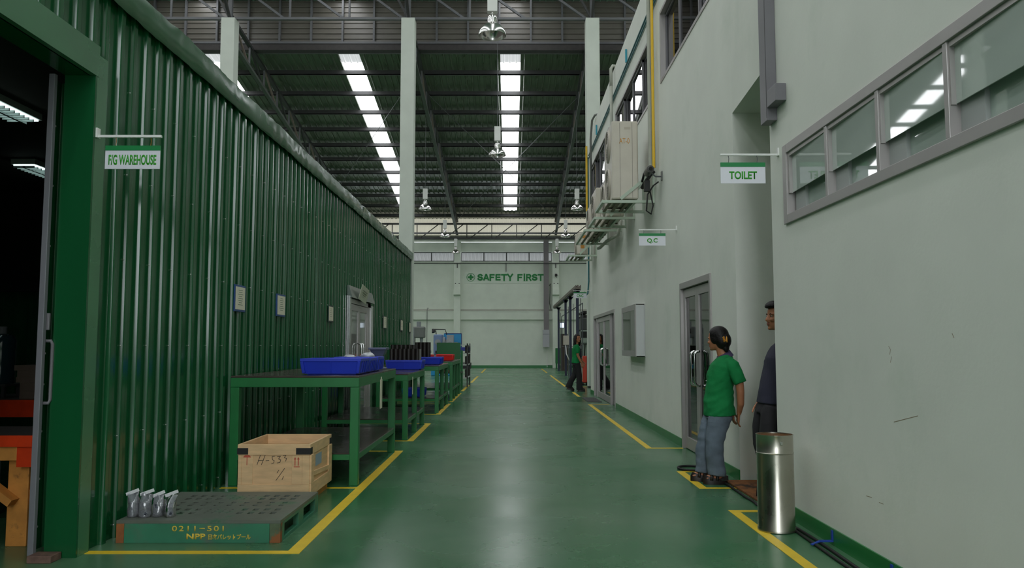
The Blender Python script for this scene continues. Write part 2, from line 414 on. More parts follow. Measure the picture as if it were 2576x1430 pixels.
# columns
def column(x, y0, y1, z1, hw=.225):
    m = MB().box(x - hw, x + hw, y0, y1, 0, z1)
    return m
for i, x in enumerate((-9.42, -3.41, 2.76, 8.8, -15.4)):
    struct(column(x, 25.6, 26.05, 12.29), 'column', mat('mint_darkened', (206, 212, 202), .75, var=.04, vscale=2), bevel=.01)  # same mint paint, darkened to offset the strong skylight on these columns
for i, x in enumerate((-9.15, -3.2, 2.77, 8.72, -15.1)):
    m = MB().box(x - .2, x + .2, YB - .35, YB - .001, 0, 7.72)
    c = struct(m, 'column', MINT2, bevel=.01)
    struct(MB().prism([(YB - .36, 4.75), (YB - .36, 4.35), (YB - .5, 4.42), (YB - .5, 4.75)], 'x', x - .21, x + .21), 'corbel', MINT2, c)

# lower roof: sheets between the skylight strips
SKX = (-17.4, -11.3, -6.06, .015, 6.05)
HWK = .385
def in_sky(u): return any(abs(u - x) < HWK for x in SKX)
Y0R = 28.4
rp = [(0, 0), (.13, 0), (.155, -.035), (.195, -.035), (.22, 0), (.25, 0)]
segs = [-22] + [e for x in SKX for e in (x - HWK, x + HWK)] + [12.2]
mb = MB()
for a, b in zip(segs[::2], segs[1::2]):
    corr(rp, a, b, Y0R, YB + .3, lambda u, v, h: (u, v, zr(v) + h), rows=6, mb=mb)
roof = struct(mb, 'ceiling_lower', ROOFM)
SKYL = mat('skylight_sheet', (250, 252, 255), .5, emit=SKY_GLOW)
SKYD = mat('skylight_sheet_shaded', (236, 236, 240), .5, emit=.62)  # weaker glow stands in for the upper roof's shade on this row
spf = [(0, 0), (.08, 0), (.1, -.03), (.15, -.03), (.17, 0), (.24, 0)]
for i, x in enumerate(SKX):
    mb = corr(spf, x - HWK, x + HWK, Y0R + 1.1, YB - 1.6, lambda u, v, h: (u, v, zr(v) + h))
    o = struct(mb, 'skylight', SKYL); o['label'] = 'white translucent skylight strip in the lower roof'
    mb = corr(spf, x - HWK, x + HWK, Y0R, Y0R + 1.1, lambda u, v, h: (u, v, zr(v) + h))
    struct(mb, 'shaded_sheet', SKYD, o)
    mb = corr(spf, x - HWK, x + HWK, YB - 1.6, YB + .3, lambda u, v, h: (u, v, zr(v) + h))
    struct(mb, 'end_sheet', ROOFM, o)
# purlins under the lower roof
PY = [30.0 + 1.69 * i for i in range(11)]
for i, y in enumerate(PY):
    z = zr(y) - .06
    m = MB().box(-22, 12.2, y - .03, y + .03, z - .17, z)
    m.box(-22, 12.2, y - .03, y + .09, z - .17, z - .15)
    n = 10 - i
    single(m, 'purlin', DSTEEL, 'dark steel roof purlin, %s counting from the back wall' % ORD[n], 'purlin', 'purlins under the lower roof')
single(MB().box(-22, 12.2, Y0R - .05, Y0R + .06, zr(Y0R) - .26, zr(Y0R) - .07), 'purlin', STEEL, 'grey steel channel along the top edge of the lower roof', 'purlin')
# vertical cladding between the two roofs, with studs
cl = corr([(0, 0), (.13, 0), (.15, .03), (.185, .03), (.2, 0)], 12.46, 14.1, -22, 12.2, lambda u, v, h: (v, Y0R - .12 - h, u))
cl = struct(cl, 'wall_clerestory', CLADM)
for i in range(29):
    x = -21.2 + 1.152 * i + .075
    struct(MB().box(x - .035, x + .035, Y0R - .27, Y0R - .17, 12.42, 14.1), 'stud', STEEL, cl)
struct(MB().box(-22, 12.2, Y0R - .28, Y0R - .165, 12.38, 12.46), 'bottom_rail', STEEL, cl)
gut = MB().box(-22, 12.2, Y0R - .16, Y0R - .11, 12.08, 12.44).box(-22, 12.2, Y0R - .42, Y0R - .161, 12.08, 12.12).box(-22, 12.2, Y0R - .42, Y0R - .38, 12.121, 12.3)
single(gut, 'roof_gutter', mat('dark_gutter', (48, 44, 42), .6, var=.25, vscale=8), 'dark stained steel gutter below the grey cladding', 'gutter')
# high roof over the near bay
def zh(y): return 14.05 + .1 * (28.4 - y) if y > 8 else 16.09 - .1 * (8 - y)
mb = MB(); mb2 = None
for a, b in zip(segs[::2], segs[1::2]):
    for (ya, yb) in ((8, 28.5), (-12, 8)):
        corr(rp, a, b, ya, yb, lambda u, v, h: (u, v, zh(v + (-1e-6 if ya < 8 else 1e-6)) + h), rows=1, mb=mb)
hr = struct(mb, 'ceiling_high', mat('high_roof_sheet', (120, 150, 134), .4, var=.1))
for i, x in enumerate(SKX):
    mb = MB()
    for (ya, yb) in ((8, 28.0), (-12, 8)):
        corr(spf, x - HWK, x + HWK, ya, yb, lambda u, v, h: (u, v, zh(v + (-1e-6 if ya < 8 else 1e-6)) + h), mb=mb)
    struct(mb, 'skylight', SKYL)
    mb = corr(spf, x - HWK, x + HWK, 28, 28.5, lambda u, v, h: (u, v, zh(v) + h))
    struct(mb, 'end_sheet', ROOFM, hr)

# roof trusses running from the columns to the back wall
def rafter(x0, x1, label):
    t = thing('roof_truss', label, 'truss', (x0, 26, 12.3), 'roof trusses of the lower roof')
    def X(y): return x0 + (x1 - x0) * (y - 25.8) / (47.6 - 25.8)
    ya, yb = 26.1, 47.5
    top = lambda y: Vector((X(y), y, zr(y) - .34)); bot = lambda y: Vector((X(y), y, max(zr(y) - 1.12, 7.8) if y > 30 else zr(y) - 1.12))
    MB().bar(top(25.9), top(yb), .13, .1).build('top_chord', DSTEEL, t)
    MB().bar(bot(ya), bot(yb), .13, .1).build('bottom_chord', GSTEEL, t)
    n = 13; d = (yb - ya) / n
    for i in range(n):
        y = ya + d * i
        MB().bar(bot(y), top(y + .02), .06).build('post', STEEL, t)
        MB().bar(top(y), bot(y + d), .06).build('diagonal', DSTEEL if i % 2 else mat('rosy_primer_steel', (134, 118, 112), .6), t)
    # fan of struts over the column head
    MB().bar((x0, 25.8, 12.3), (x0, 23.6, 14.3), .08).build('strut', DSTEEL, t)
    MB().bar((x0, 25.8, 12.3), (x0 - .9, 25.8, 14.0), .07).build('strut', DSTEEL, t)
    MB().bar((x0, 25.82, 12.3), (x0, 25.82, 14.25), .13).build('king_post', STEEL, t)
    return t
rafter(-9.42, -9.15, 'steel lattice roof truss above the column behind the green partition, left of the tall pair')
rafter(-3.41, -3.2, 'steel lattice roof truss left of the middle skylight strip')
rafter(2.76, 2.77, 'steel lattice roof truss right of the middle skylight strip')
rafter(8.8, 8.72, 'steel lattice roof truss behind the office block wall')
# lattice girder across the column heads
g = thing('lattice_girder', 'grey steel lattice girder crossing over the column heads below the cladding', 'girder', (0, 25.82, 12.3))
MB().box(-21.9, 12.1, 25.76, 25.88, 12.29, 12.37).build('bottom_chord', STEEL, g)
MB().box(-21.9, 12.1, 25.76, 25.88, 13.68, 13.78).build('top_chord', STEEL, g)
cx = [-15.4, -9.42, -3.41, 2.76, 8.8]
for a, b in zip(cx, cx[1:]):
    for k in range(3):
        xa, xb = a + (b - a) * k / 3, a + (b - a) * (k + 1) / 3
        MB().bar((xa, 25.82, 13.7), (xb - .18, 25.82, 12.33), .075).build('diagonal', STEEL, g)
        if k < 2: MB().bar((xb, 25.82, 12.33), (xb, 25.82, 13.7), .06).build('post', STEEL, g)
# eaves girder along the back columns
g = thing('lattice_girder', 'dark lattice girder spanning between the back wall columns under the eaves', 'girder', (0, 47.2, 7.8))
MB().box(-21.9, 12.1, 47.1, 47.22, 7.76, 7.82).build('bottom_chord', DSTEEL, g)
MB().box(-21.9, 12.1, 47.1, 47.24, 8.62, 8.72).build('top_chord', DSTEEL, g)
MB().box(-21.9, 12.1, 46.7, 46.82, 8.0, 8.09).build('tie_rail', STEEL, g)
for i in range(20):
    x = -20.6 + 1.5 * i
    MB().bar((x, 47.16, 7.8), (x, 47.16, 8.65), .05).build('post', DSTEEL, g)
    MB().bar((x + .2, 47.16, 7.8), (x + 1.3, 47.16, 8.65), .05).build('diagonal', DSTEEL, g)
# cross bracing wires under the roof
for (p, q, l) in (((-3.3, 31.4), (2.77, 47), 'thin steel bracing rod running from the left truss down across the middle skylight'),
                  ((2.77, 31.4), (-3.2, 47), 'thin steel bracing rod running from the right truss down across the middle skylight'),
                  ((-3.4, 29.2), (-9.3, 42), 'thin steel bracing rod crossing the left skylight strip')):
    dz = .36 if p[0] < 0 else .42
    m = MB().tube([(p[0], p[1], zr(p[1]) - dz), (q[0], q[1], zr(q[1]) - dz)], .014, 6)
    single(m, 'bracing_rod', STEEL, l, 'bracing rod')

# ------------------------------------------------------------------ green partition (warehouse) on the left
wp = [(0, 0), (.098, 0), (.1035, .0015), (.1065, .006), (.1105, .024), (.1135, .0285), (.119, .03), (.159, .03), (.1645, .0285), (.1675, .024), (.1715, .006), (.1745, .0015), (.18, 0), (.2, 0)]
Z_T = 3.9
YD = 5.17                                  # door jamb
def jit(u): return .82 + .36 * (math.sin(math.floor((u + .02) / .2) * 12.9898) * 43758.5453 % 1)
mb = corr(wp, YD, 22.0, 0, Z_T, lambda u, v, h: (XL + h * jit(u - YD) * (1 + .1 * math.sin(v * 1.7 + u)), u, v), rows=10)
corr(wp, -6, YD, 3.2, Z_T, lambda u, v, h: (XL + h, u, v), mb=mb)
corr(wp, -6, 0.8, 0, 3.2, lambda u, v, h: (XL + h, u, v), mb=mb)
mb.mi = 1                                  # sheet screws in rows
for z in (.09, .71, 1.35, 1.97, 2.59, 3.2):
    for k in range(41):
        y = 5.28 + .4 * k
        mb.cyl((XL, y + .0, z), (XL + .012, y, z), .008, .006, n=6)
gw = struct(mb, 'wall_green', [SHEET, mat('screw_head', (190, 196, 190), .35, metal=.6)])
gw.data.polygons.foreach_set('use_smooth', [True] * len(gw.data.polygons))
wnm = gw.modifiers.new('normals', 'WEIGHTED_NORMAL'); wnm.weight = 90
struct(MB().box(XL - .1, XL - .012, YD + .1, 22, 0, Z_T - .05).box(XL - .1, XL - .012, -6, YD + .1, 3.18, Z_T - .05).box(XL - .1, XL - .012, -6, .8, 0, 3.18), 'inner_lining', SHEETD, gw)
# jamb and header trims round the sliding door opening
tr = struct(MB().box(XL - .17, XL + .035, YD - .02, YD, 0, 3.17), 'trim_2', SHEET)
struct(MB().box(XL + .0, XL + .036, YD, YD + .13, 0, 3.3), 'corner_strip', FLASH, tr)
struct(MB().box(XL - .01, XL + .038, -6, YD + .02, 3.15, 3.36), 'header_strip', FLASH, tr)
struct(MB().box(XL - .17, XL + .0, -6, YD - .02, 3.15, 3.18), 'header_return', SHEET, tr)
# top cap flashing, dented
def dent(y):
    e = noise.noise(Vector((y * .9, 3.1, 0))) * .5 + noise.noise(Vector((y * 2.7, 1.3, 4))) * .35
    e += abs(noise.noise(Vector((y * 5.5, 7.7, 2)))) * .5 - .12
    return e * max(0, min(1, (y - 7.2) / 3)) * .036
mb = MB(); N = 420
prof = [(-.3, 3.96), (.05, 3.955), (.085, 3.93), (.09, 3.83), (.075, 3.75), (.06, 3.73)]
rr = []
for i in range(N + 1):
    y = -6 + 28.05 * i / N
    rr.append([(XL + a + dent(y + b * 3) * (.4 if b > 3.94 else 1), y, b + dent(y + 7 + a) * .8 * (1 if b > 3.9 else .4)) for a, b in prof])
vs = [[mb.bm.verts.new(p) for p in r] for r in rr]
for a, b in zip(vs, vs[1:]):
    for i in range(len(prof) - 1): mb.bm.faces.new((a[i], b[i], b[i + 1], a[i + 1]))
struct(mb, 'trim_3', CAPM, smooth=True)
# end wall, interior walls, roof of the warehouse
e = struct(corr(wp, -14, XL, 0, Z_T, lambda u, v, h: (u, 22.0 + h, v)), 'wall_green_end', SHEET)
struct(MB().box(XL - .02, XL + .05, 21.9, 22.06, 0, 3.96), 'end_post', mat('pale_corner_post', (150, 158, 150), .5), e)
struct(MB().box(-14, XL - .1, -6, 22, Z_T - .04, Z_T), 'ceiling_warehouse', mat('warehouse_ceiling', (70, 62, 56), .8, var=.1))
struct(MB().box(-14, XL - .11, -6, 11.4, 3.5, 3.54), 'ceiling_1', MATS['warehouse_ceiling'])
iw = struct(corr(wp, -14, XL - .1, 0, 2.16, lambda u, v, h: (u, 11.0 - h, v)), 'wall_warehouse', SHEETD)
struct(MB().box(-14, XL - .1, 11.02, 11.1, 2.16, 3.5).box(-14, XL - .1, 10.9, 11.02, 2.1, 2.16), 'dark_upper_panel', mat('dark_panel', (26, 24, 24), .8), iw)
struct(MB().box(-14.1, -14, -6, 22, 0, Z_T), 'wall_warehouse_left', SHEETD)
struct(MB().box(-14, XL, -6.1, -6, 0, Z_T), 'wall_warehouse_front', SHEETD)

# ------------------------------------------------------------------ office block on the right
NW = (2.2, 6.22, 2.31, 2.94)               # near ribbon window
mb = holes_wall(MB(), 'x', XN, XN + .16, -6, 6.56, 0, 7.45, [NW])
nw = struct(mb, 'wall_right_near', MINT)
FD1, FD2 = (8.98, 10.6, 0, 2.18), (17.3, 21.7, 0, 2.16)
FD2 = (17.3, 21.6, 0, 2.15)
W1, W2, W3 = (8.2, 11.75, 5.33, 6.45), (12.35, 16.9, 5.31, 6.42), (18.0, 22.2, 5.31, 6.42)
mb = holes_wall(MB(), 'x', XF, XF + .16, 8.0, Y_END, 0, 7.45, [FD1, FD2, W1, W2, W3])
fw = struct(mb, 'wall_right_far', MINT)
struct(MB().prism([(XN, 6.56), (XF, 8.0), (XF + .16, 8.0), (XN + .16, 6.56)], 'z', 3.75, 7.45), 'wall_right_lintel', MINT)
# toilet recess
tw = struct(MB().box(XF + .16, 4.6, 8.0, 8.14, 0, 3.75).box(4.4, 4.6, 6.561, 7.999, 0, 3.75).box(XN + .161, 4.6, 6.42, 6.56, 0, 3.75), 'wall_toilet', MINT)
struct(MB().prism([(XN + .161, 6.56), (XF + .161, 8.0), (4.6, 8.0), (4.6, 6.56)], 'z', 3.75, 3.85), 'ceiling_toilet', MINT)
# end face and inner shell of the offices
struct(MB().box(XF + .001, 9, Y_END - .15, Y_END, 0, 7.45), 'wall_office_end', MINT)
struct(MB().box(9, 9.15, -6, Y_END, 0, 7.45), 'wall_office_back', MINT)
struct(MB().box(XN + .161, 9, -6, Y_END - .15, 3.86, 4.0).box(XF + .161, 9, 8.15, Y_END - .15, 3.5, 3.86), 'ceiling_office', mat('office_ceiling', (190, 194, 188), .8))
struct(MB().box(XF + .16, 9.15, -6, Y_END, 7.4, 7.45), 'ceiling_roof_slab', MINT2)
struct(MB().box(XF + .17, 9, 13.4, 13.5, 0, 3.5).box(XN + .17, 9, -6.1, -6, 0, 7.45), 'wall_partition', MINT)
# skirtings
struct(MB().box(XN - .012, XN - .001, -6, 6.56, 0, .11), 'baseboard_near', SKIRT)
for n, (a, b) in enumerate(((8.0, 8.93), (10.66, 17.24), (21.66, Y_END))):
    struct(MB().box(XF - .012, XF - .001, a, b, 0, .11), 'baseboard_far_%s' % 'abc'[n], SKIRT)

# near ribbon window: deep frame, hung frosted upper lights, clear lower lights
wn = struct(MB().box(XN - .02, XN + .15, 6.14, 6.22, 2.31, 2.94).box(XN - .02, XN + .15, 2.2, 6.14, 2.31, 2.38).box(XN - .02, XN + .15, 2.2, 6.14, 2.87, 2.94), 'window_10', ALU, bevel=.003)
ys = [6.14, 5.375, 4.61, 3.865, 3.12, 2.2]
for k, (b, a) in enumerate(zip(ys, ys[1:])):
    struct(MB().box(XN - .015, XN + .15, a - .02, a + .02, 2.38, 2.87), 'mullion', ALU, wn, bevel=.003)
    dx_ = .03 * (b - a - .06) / 2
    struct(MB().prism([(XN + .013 - dx_ - .003, a + .03), (XN + .013 - dx_ + .003, a + .03), (XN + .013 + dx_ + .003, b - .03), (XN + .013 + dx_ - .003, b - .03)], 'z', 2.55, 2.86), 'upper_pane', GLASSF, wn)
    fr = MB().box(XN - .005, XN + .022, a + .02, b - .0, 2.84, 2.87).box(XN - .005, XN + .022, b - .03, b - .005, 2.545, 2.84).box(XN - .005, XN + .022, a + .02, a + .035, 2.545, 2.84)
    struct(fr, 'vent_frame', ALU, wn)
    struct(MB().prism([(XN + .06 - dx_, a + .02), (XN + .066 - dx_, a + .02), (XN + .066 + dx_, b - .2), (XN + .06 + dx_, b - .2)], 'z', 2.38, 2.87), 'lower_pane', GLASSB, wn)
    struct(MB().box(XN + .045, XN + .14, b - .22, b - .02, 2.38, 2.87), 'jamb_panel', mat('pale_jamb', (176, 180, 178), .5), wn)
# upper floor windows
def office_window(nm, W, n, dark):
    a, b, z0, z1 = W
    f = struct(MB().box(XF - .01, XF + .14, a, a + .05, z0, z1).box(XF - .01, XF + .14, b - .05, b, z0, z1).box(XF - .01, XF + .14, a + .05, b - .05, z0, z0 + .05).box(XF - .01, XF + .14, a + .05, b - .05, z1 - .05, z1), nm, ALU, bevel=.003)
    for i in range(n):
        p, q = a + .06 + (b - a - .12) * i / n, a + .06 + (b - a - .12) * (i + 1) / n
        xo = XF + (.04 if i % 2 else .085)
        sf = struct(MB().box(xo - .018, xo + .018, p, p + .04, z0 + .06, z1 - .06).box(xo - .018, xo + .018, q - .04, q, z0 + .06, z1 - .06).box(xo - .02, xo + .02, p, q, z0 + .06, z0 + .1).box(xo - .02, xo + .02, p, q, z1 - .1, z1 - .06), 'sash', GREY, f)
        dx_ = .011 * (q - p) / 2
        struct(MB().prism([(xo - .003 - dx_, p + .05), (xo + .003 - dx_, p + .05), (xo + .003 + dx_, q - .05), (xo - .003 + dx_, q - .05)], 'z', z0 + .1, z1 - .1), 'pane', DARKGL, sf)
    return f
office_window('window_11', W1, 3, 1); office_window('window_12', W2, 4, 1); office_window('window_13', W3, 4, 1)

# glazed double doors
def glazed_door(nm, x, sx, D, leaves, handle_at, xin, flash=False):
    """x wall face, sx=+1 if the room side is +x"""
    a, b, z0, z1 = D
    X = lambda u, v: (min(x + sx * u, x + sx * v), max(x + sx * u, x + sx * v))
    m = MB(); x0, x1 = X(-.02, .13)
    m.box(x0, x1, a, a + .06, 0, z1).box(x0, x1, b - .06, b, 0, z1).box(x0, x1, a + .06, b - .06, z1 - .08, z1)
    f = struct(m, nm, ALU, bevel=.003)
    for i, (p, q) in enumerate(leaves):
        x0, x1 = X(xin, xin + .045)
        m = MB().box(x0, x1, p, p + .085, .01, z1 - .09).box(x0, x1, q - .085, q, .01, z1 - .09).box(x0, x1, p + .085, q - .085, .01, .16).box(x0, x1, p + .085, q - .085, z1 - .2, z1 - .09)
        lf = struct(m, 'door_leaf', ALU, f, bevel=.003)
        x0, x1 = X(xin + .02, xin + .026)
        struct(MB().box(x0, x1, p + .085, q - .085, .16, z1 - .2), 'glass_pane', GLASSD, lf)
        hy = handle_at[i]
        if hy is not None:
            hx = x + sx * (xin - .06); hb = x + sx * (xin + .005); dy = .0
            pts = [(hb, hy, .86)]
            for t in range(5): pts.append((hx + (hb - hx) * (1 - math.sin(t * PI / 8)) * .8, hy, .86 + .05 * (1 - math.cos(t * PI / 8))))
            top = [(p_[0], p_[1], 2.18 - .13 - p_[2] + .0) for p_ in pts[::-1]]
            top = [(p_[0], p_[1], .86 + 1.28 - p_[2]) for p_ in pts[::-1]]
            struct(MB().tube(pts + top, .016, 10), 'pull_handle', CHROME, lf, smooth='all')
    return f
glazed_door('door_1', XF, 1, FD1, [(9.04, 9.79), (9.79, 10.54)], [9.7, 9.9], .02)
f2 = glazed_door('door_2', XF, 1, FD2, [(18.25, 19.65), (19.65, 20.95)], [19.55, 19.78], .02)
struct(MB().box(XF - .0, XF + .1, 18.17, 18.24, 0, 2.07).box(XF, XF + .1, 20.96, 21.03, 0, 2.07), 'side_post', ALU, f2)
struct(MB().box(XF + .05, XF + .056, 17.36, 18.17, 0.02, 2.07), 'side_pane', GLASSD, f2)
struct(MB().box(XF + .05, XF + .056, 21.03, 21.54, 0.02, 2.07), 'side_pane', GLASSD, f2)
# ceiling panels added out of view to brighten the rooms behind the glazed doors
RL = mat('room_fill_glow', (244, 248, 244), .4, emit=2.2)
for y in (9.8, 19.0):
    t = thing('room_fill_light', 'added fill panel on the ceiling of the room behind the %s glazed door' % ('nearer' if y < 12 else 'farther'), 'ceiling light', (5, y, 3.42))
    MB().box(4.4, 5.6, y - .15, y + .15, 3.44, 3.5).build('housing', WHITE, t); MB().box(4.42, 5.58, y - .13, y + .13, 3.42, 3.439).build('tube', RL, t)
# door in the green partition
GD = (13.5, 15.45, 0, 2.16)
m = MB().box(XL - .02, XL + .07, GD[0], GD[0] + .07, 0, GD[3]).box(XL - .02, XL + .07, GD[1] - .28, GD[1], 0, GD[3]).box(XL - .02, XL + .07, GD[0], GD[1], GD[3] - .08, GD[3])
f3 = struct(m, 'door_3', ALU, bevel=.003)
for (p, q, hy) in ((13.58, 14.35, 14.27), (14.35, 15.16, 14.46)):
    lf = struct(MB().box(XL + .035, XL + .06, p, p + .09, .01, 2.07).box(XL + .035, XL + .06, q - .09, q, .01, 2.07).box(XL + .035, XL + .06, p + .09, q - .09, .01, .2).box(XL + .035, XL + .06, p + .09, q - .09, 1.96, 2.07), 'door_leaf', ALU, f3)
    struct(MB().box(XL + .04, XL + .046, p + .09, q - .09, .2, 1.96), 'glass_pane', mat('partition_door_glass', (126, 130, 126), .04, spec=.9), lf)
    struct(MB().tube([(XL + .05, hy, .95), (XL + .12, hy, .97), (XL + .13, hy, 1.03), (XL + .13, hy, 1.3), (XL + .12, hy, 1.37), (XL + .05, hy, 1.39)], .016, 8), 'pull_handle', CHROME, lf, smooth='all')
SILV = mat('silver_flashing', (205, 206, 206), .22, metal=.9)
struct(MB().box(XL + .03, XL + .085, GD[0] - .12, GD[0], 0, 2.2), 'side_flashing', SILV, f3)
struct(MB().box(XL + .03, XL + .085, GD[1], GD[1] + .22, 0, 2.12), 'side_flashing', SILV, f3)
struct(MB().prism([(XL + .03, 2.17), (XL + .12, 2.17), (XL + .06, 2.38), (XL + .03, 2.38)], 'y', GD[0] - .1, GD[1] + .2), 'head_flashing', mat('grey_flashing', (110, 122, 114), .25, metal=.6), f3)
# scuffs on the near wall and floor
def on_wall(u, v):
    y = XN * F / (u - 1283); return y, EYE - (v - 870) / F * y
m = MB()
for pts in ([(2165, 1241), (2178, 1245)], [(2196, 1257), (2206, 1261)], [(2234, 872), (2238, 880), (2236, 892)], [(2240, 898), (2237, 912)], [(2395, 840), (2399, 850)], [(2240, 1060), (2300, 1045)]):
    m.stroke([on_wall(*p) for p in pts], .004, lambda u, v, q: (XN - .0006 * q, u, v))
struct(m, 'scuff_mark', mat('brown_scuff', (150, 138, 116), .8), nw)
# ================================================================== THINGS
# ---- work benches along the partition
def bench(label, x0, x1, y0, y1, zt, zs, mids=1, ap=.085, leg=.075, edges=()):
    t = thing('work_bench', label, 'workbench', ((x0 + x1) / 2, (y0 + y1) / 2, 0), 'green steel benches along the partition')
    MB().box(x0, x1, y0, y1, zt - .018, zt).build('bench_top', BTOP, t, bevel=.003)
    m = MB().box(x0, x1, y0, y0 + .05, zt - ap - .02, zt - .019).box(x0, x1, y1 - .05, y1, zt - ap - .02, zt - .019)
    m.box(x0, x0 + .05, y0 + .05, y1 - .05, zt - ap - .02, zt - .019).box(x1 - .05, x1, y0 + .05, y1 - .05, zt - ap - .02, zt - .019)
    m.build('apron', BENCH, t, bevel=.004)
    ys = [y0 + (y1 - y0) * i / (mids + 1) for i in range(mids + 2)]
    for i, y in enumerate(ys):
        yy = min(max(y, y0 + leg / 2), y1 - leg / 2)
        for x in (x0 + leg / 2, x1 - leg / 2):
            MB().box(x - leg / 2, x + leg / 2, yy - leg / 2, yy + leg / 2, 0, zt - ap - .021).build('leg', BENCH, t, bevel=.005)
    s = MB().box(x0 + .01, x1 - .005, y0 + .02, y1 - .02, zs - .012, zs).build('shelf', BTOP, t)
    m = MB().box(x0 + leg, x1 - leg, y0 + .005, y0 + .045, zs - .065, zs - .013).box(x0 + leg, x1 - leg, y1 - .045, y1 - .005, zs - .065, zs - .013)
    for a, b in zip(ys, ys[1:]):
        m.box(x1 - .045, x1 - .005, a + leg, b - leg * (1 if b == ys[-1] else .5), zs - .065, zs - .013).box(x0 + .005, x0 + .045, a + leg, b - leg * .5, zs - .065, zs - .013)
    m.build('shelf_frame', BENCH, s)
    return t
bench('dark-topped green steel workbench behind the wooden crate, carrying blue bins and a grey pedestal', -2.72, -1.47, 7.74, 10.22, 1.055, .31, mids=0, ap=.09, leg=.085)
bench('green steel workbench behind the crate bench, carrying one blue bin of black tubes', -2.7, -1.47, 11.42, 13.68, .945, .3)
bench('green steel workbench with blue bin of tall black tubes, before the bench of red bins', -2.68, -1.43, 15.9, 18.35, .95, .3)
bench('farthest green steel workbench, carrying the red plastic bins', -2.66, -1.4, 19.35, 22.2, .97, .32, mids=2)
# tags hanging on the benches
def tagcard(x, y, z0, z1, wy, label):
    single(MB().box(x, x + .004, y - wy / 2, y + wy / 2, z0, z1).box(x, x + .006, y - .02, y + .02, z1, z1 + .03), 'hanging_tag', PAPER, label, 'tag', 'cards hung from the benches')
tagcard(-1.468, 9.05, .64, .965, .14, 'cream card hanging from the apron of the bench behind the crate')
tagcard(-1.465, 11.95, .62, .85, .06, 'small white card hanging from the second green bench')

# ---- plastic bins
def bin_(name, mat_, x0, x1, y0, y1, z0, h, label, group, ribs=4):
    cx, cy = (x0 + x1) / 2, (y0 + y1) / 2; hx, hy = (x1 - x0) / 2, (y1 - y0) / 2
    t = thing(name, label, 'bin', (cx, cy, z0), group)
    def ring(kx, ky, z): return [(cx - hx * kx, cy - hy * ky, z), (cx + hx * kx, cy - hy * ky, z), (cx + hx * kx, cy + hy * ky, z), (cx - hx * kx, cy + hy * ky, z)]
    m = MB(); wt = .012
    m.rings([ring(.9, .88, z0 + wt), ring(.97, .965, z0 + h - .03), ring(1, 1, z0 + h - .03), ring(1, 1, z0 + h), ring(.955, .94, z0 + h), ring(.865, .84, z0 + wt + .006)], False)
    m.poly(ring(.9, .88, z0 + wt)); m.poly(ring(.865, .84, z0 + wt + .006))
    m.box(cx - hx * .8, cx + hx * .8, cy - hy * .75, cy + hy * .75, z0 + .001, z0 + wt)
    for s in (-1, 1):
        m.bar((cx - hx * .88, cy + s * hy * .93, z0 + .02), (cx - hx * .94, cy + s * hy * .985, z0 + h - .03), .03, .03)
        m.bar((cx + hx * .88, cy + s * hy * .93, z0 + .02), (cx + hx * .94, cy + s * hy * .985, z0 + h - .03), .03, .03)
        for i in range(1, ribs):
            v = -.9 + 1.8 * i / ribs
            m.bar((cx + s * hx * .91, cy + v * hy, z0 + .02), (cx + s * hx * .975, cy + v * hy, z0 + h - .03), .02, .02)
            if i % 2 == 0: m.bar((cx + v * hx, cy + s * hy * .9, z0 + .02), (cx + v * hx, cy + s * hy * .97, z0 + h - .03), .012, .012)
    m.build('bin_body', mat_, t, bevel=.003)
    return t
G1 = 'blue bins on the benches'
bin_('plastic_bin', BLUE, -2.1, -1.49, 7.93, 8.42, 1.056, .165, 'big blue plastic bin nearest the camera, on the bench behind the crate', G1)
bin_('plastic_bin', BLUE, -2.06, -1.5, 8.52, 8.95, 1.056, .16, 'blue plastic bin directly behind the biggest blue bin', G1)
bin_('plastic_bin', BLUE, -2.0, -1.5, 9.02, 9.46, 1.056, .165, 'blue plastic bin with clear plastic bags bulging out, before the grey pedestal', G1)
bin_('plastic_bin', BLUE, -2.06, -1.45, 13.1, 13.6, .946, .165, 'wide blue plastic bin full of short black tubes on the second bench', G1)
bin_('plastic_bin', BLUE, -2.06, -1.42, 16.55, 17.05, .951, .16, 'blue plastic bin on the third bench, beside the tall black tubes', G1)
G2 = 'red bins on the farthest bench'
bin_('plastic_bin', REDP, -1.86, -1.43, 19.9, 20.45, .971, .16, 'larger red plastic bin on the farthest green bench', G2)
bin_('plastic_bin', REDP, -2.3, -1.96, 20.1, 20.5, .971, .15, 'smaller red plastic bin left of the larger red one', G2)
bin_('plastic_bin', BLUE, -2.2, -1.75, 16.2, 16.7, .301, .18, 'blue plastic bin on the lower shelf of the third bench', G1)
# clear bags on the third bin
def crumple(c, r, seed, k=.35):
    m = MB(); m.ell(c, r, 18, 12)
    for v in m.bm.verts:
        d = v.co - Vector(c); v.co += d * (noise.noise(v.co * 22 + Vector((seed, 0, 0))) * k)
    return m
CLEAR = glass_mat('clear_plastic_bag', (236, 238, 240), .3, .3, diff=(214, 218, 222))
single(crumple((-1.86, 9.2, 1.215), (.07, .08, .03), 3), 'plastic_bag', CLEAR, 'crumpled clear plastic bag, left one on the blue bin', 'bag', 'clear bags on the blue bin', smooth='all')
single(crumple((-1.66, 9.25, 1.225), (.08, .1, .045), 9), 'plastic_bag', CLEAR, 'crumpled clear plastic bag beside the grey pedestal, taller of the two', 'bag', 'clear bags on the blue bin', smooth='all')
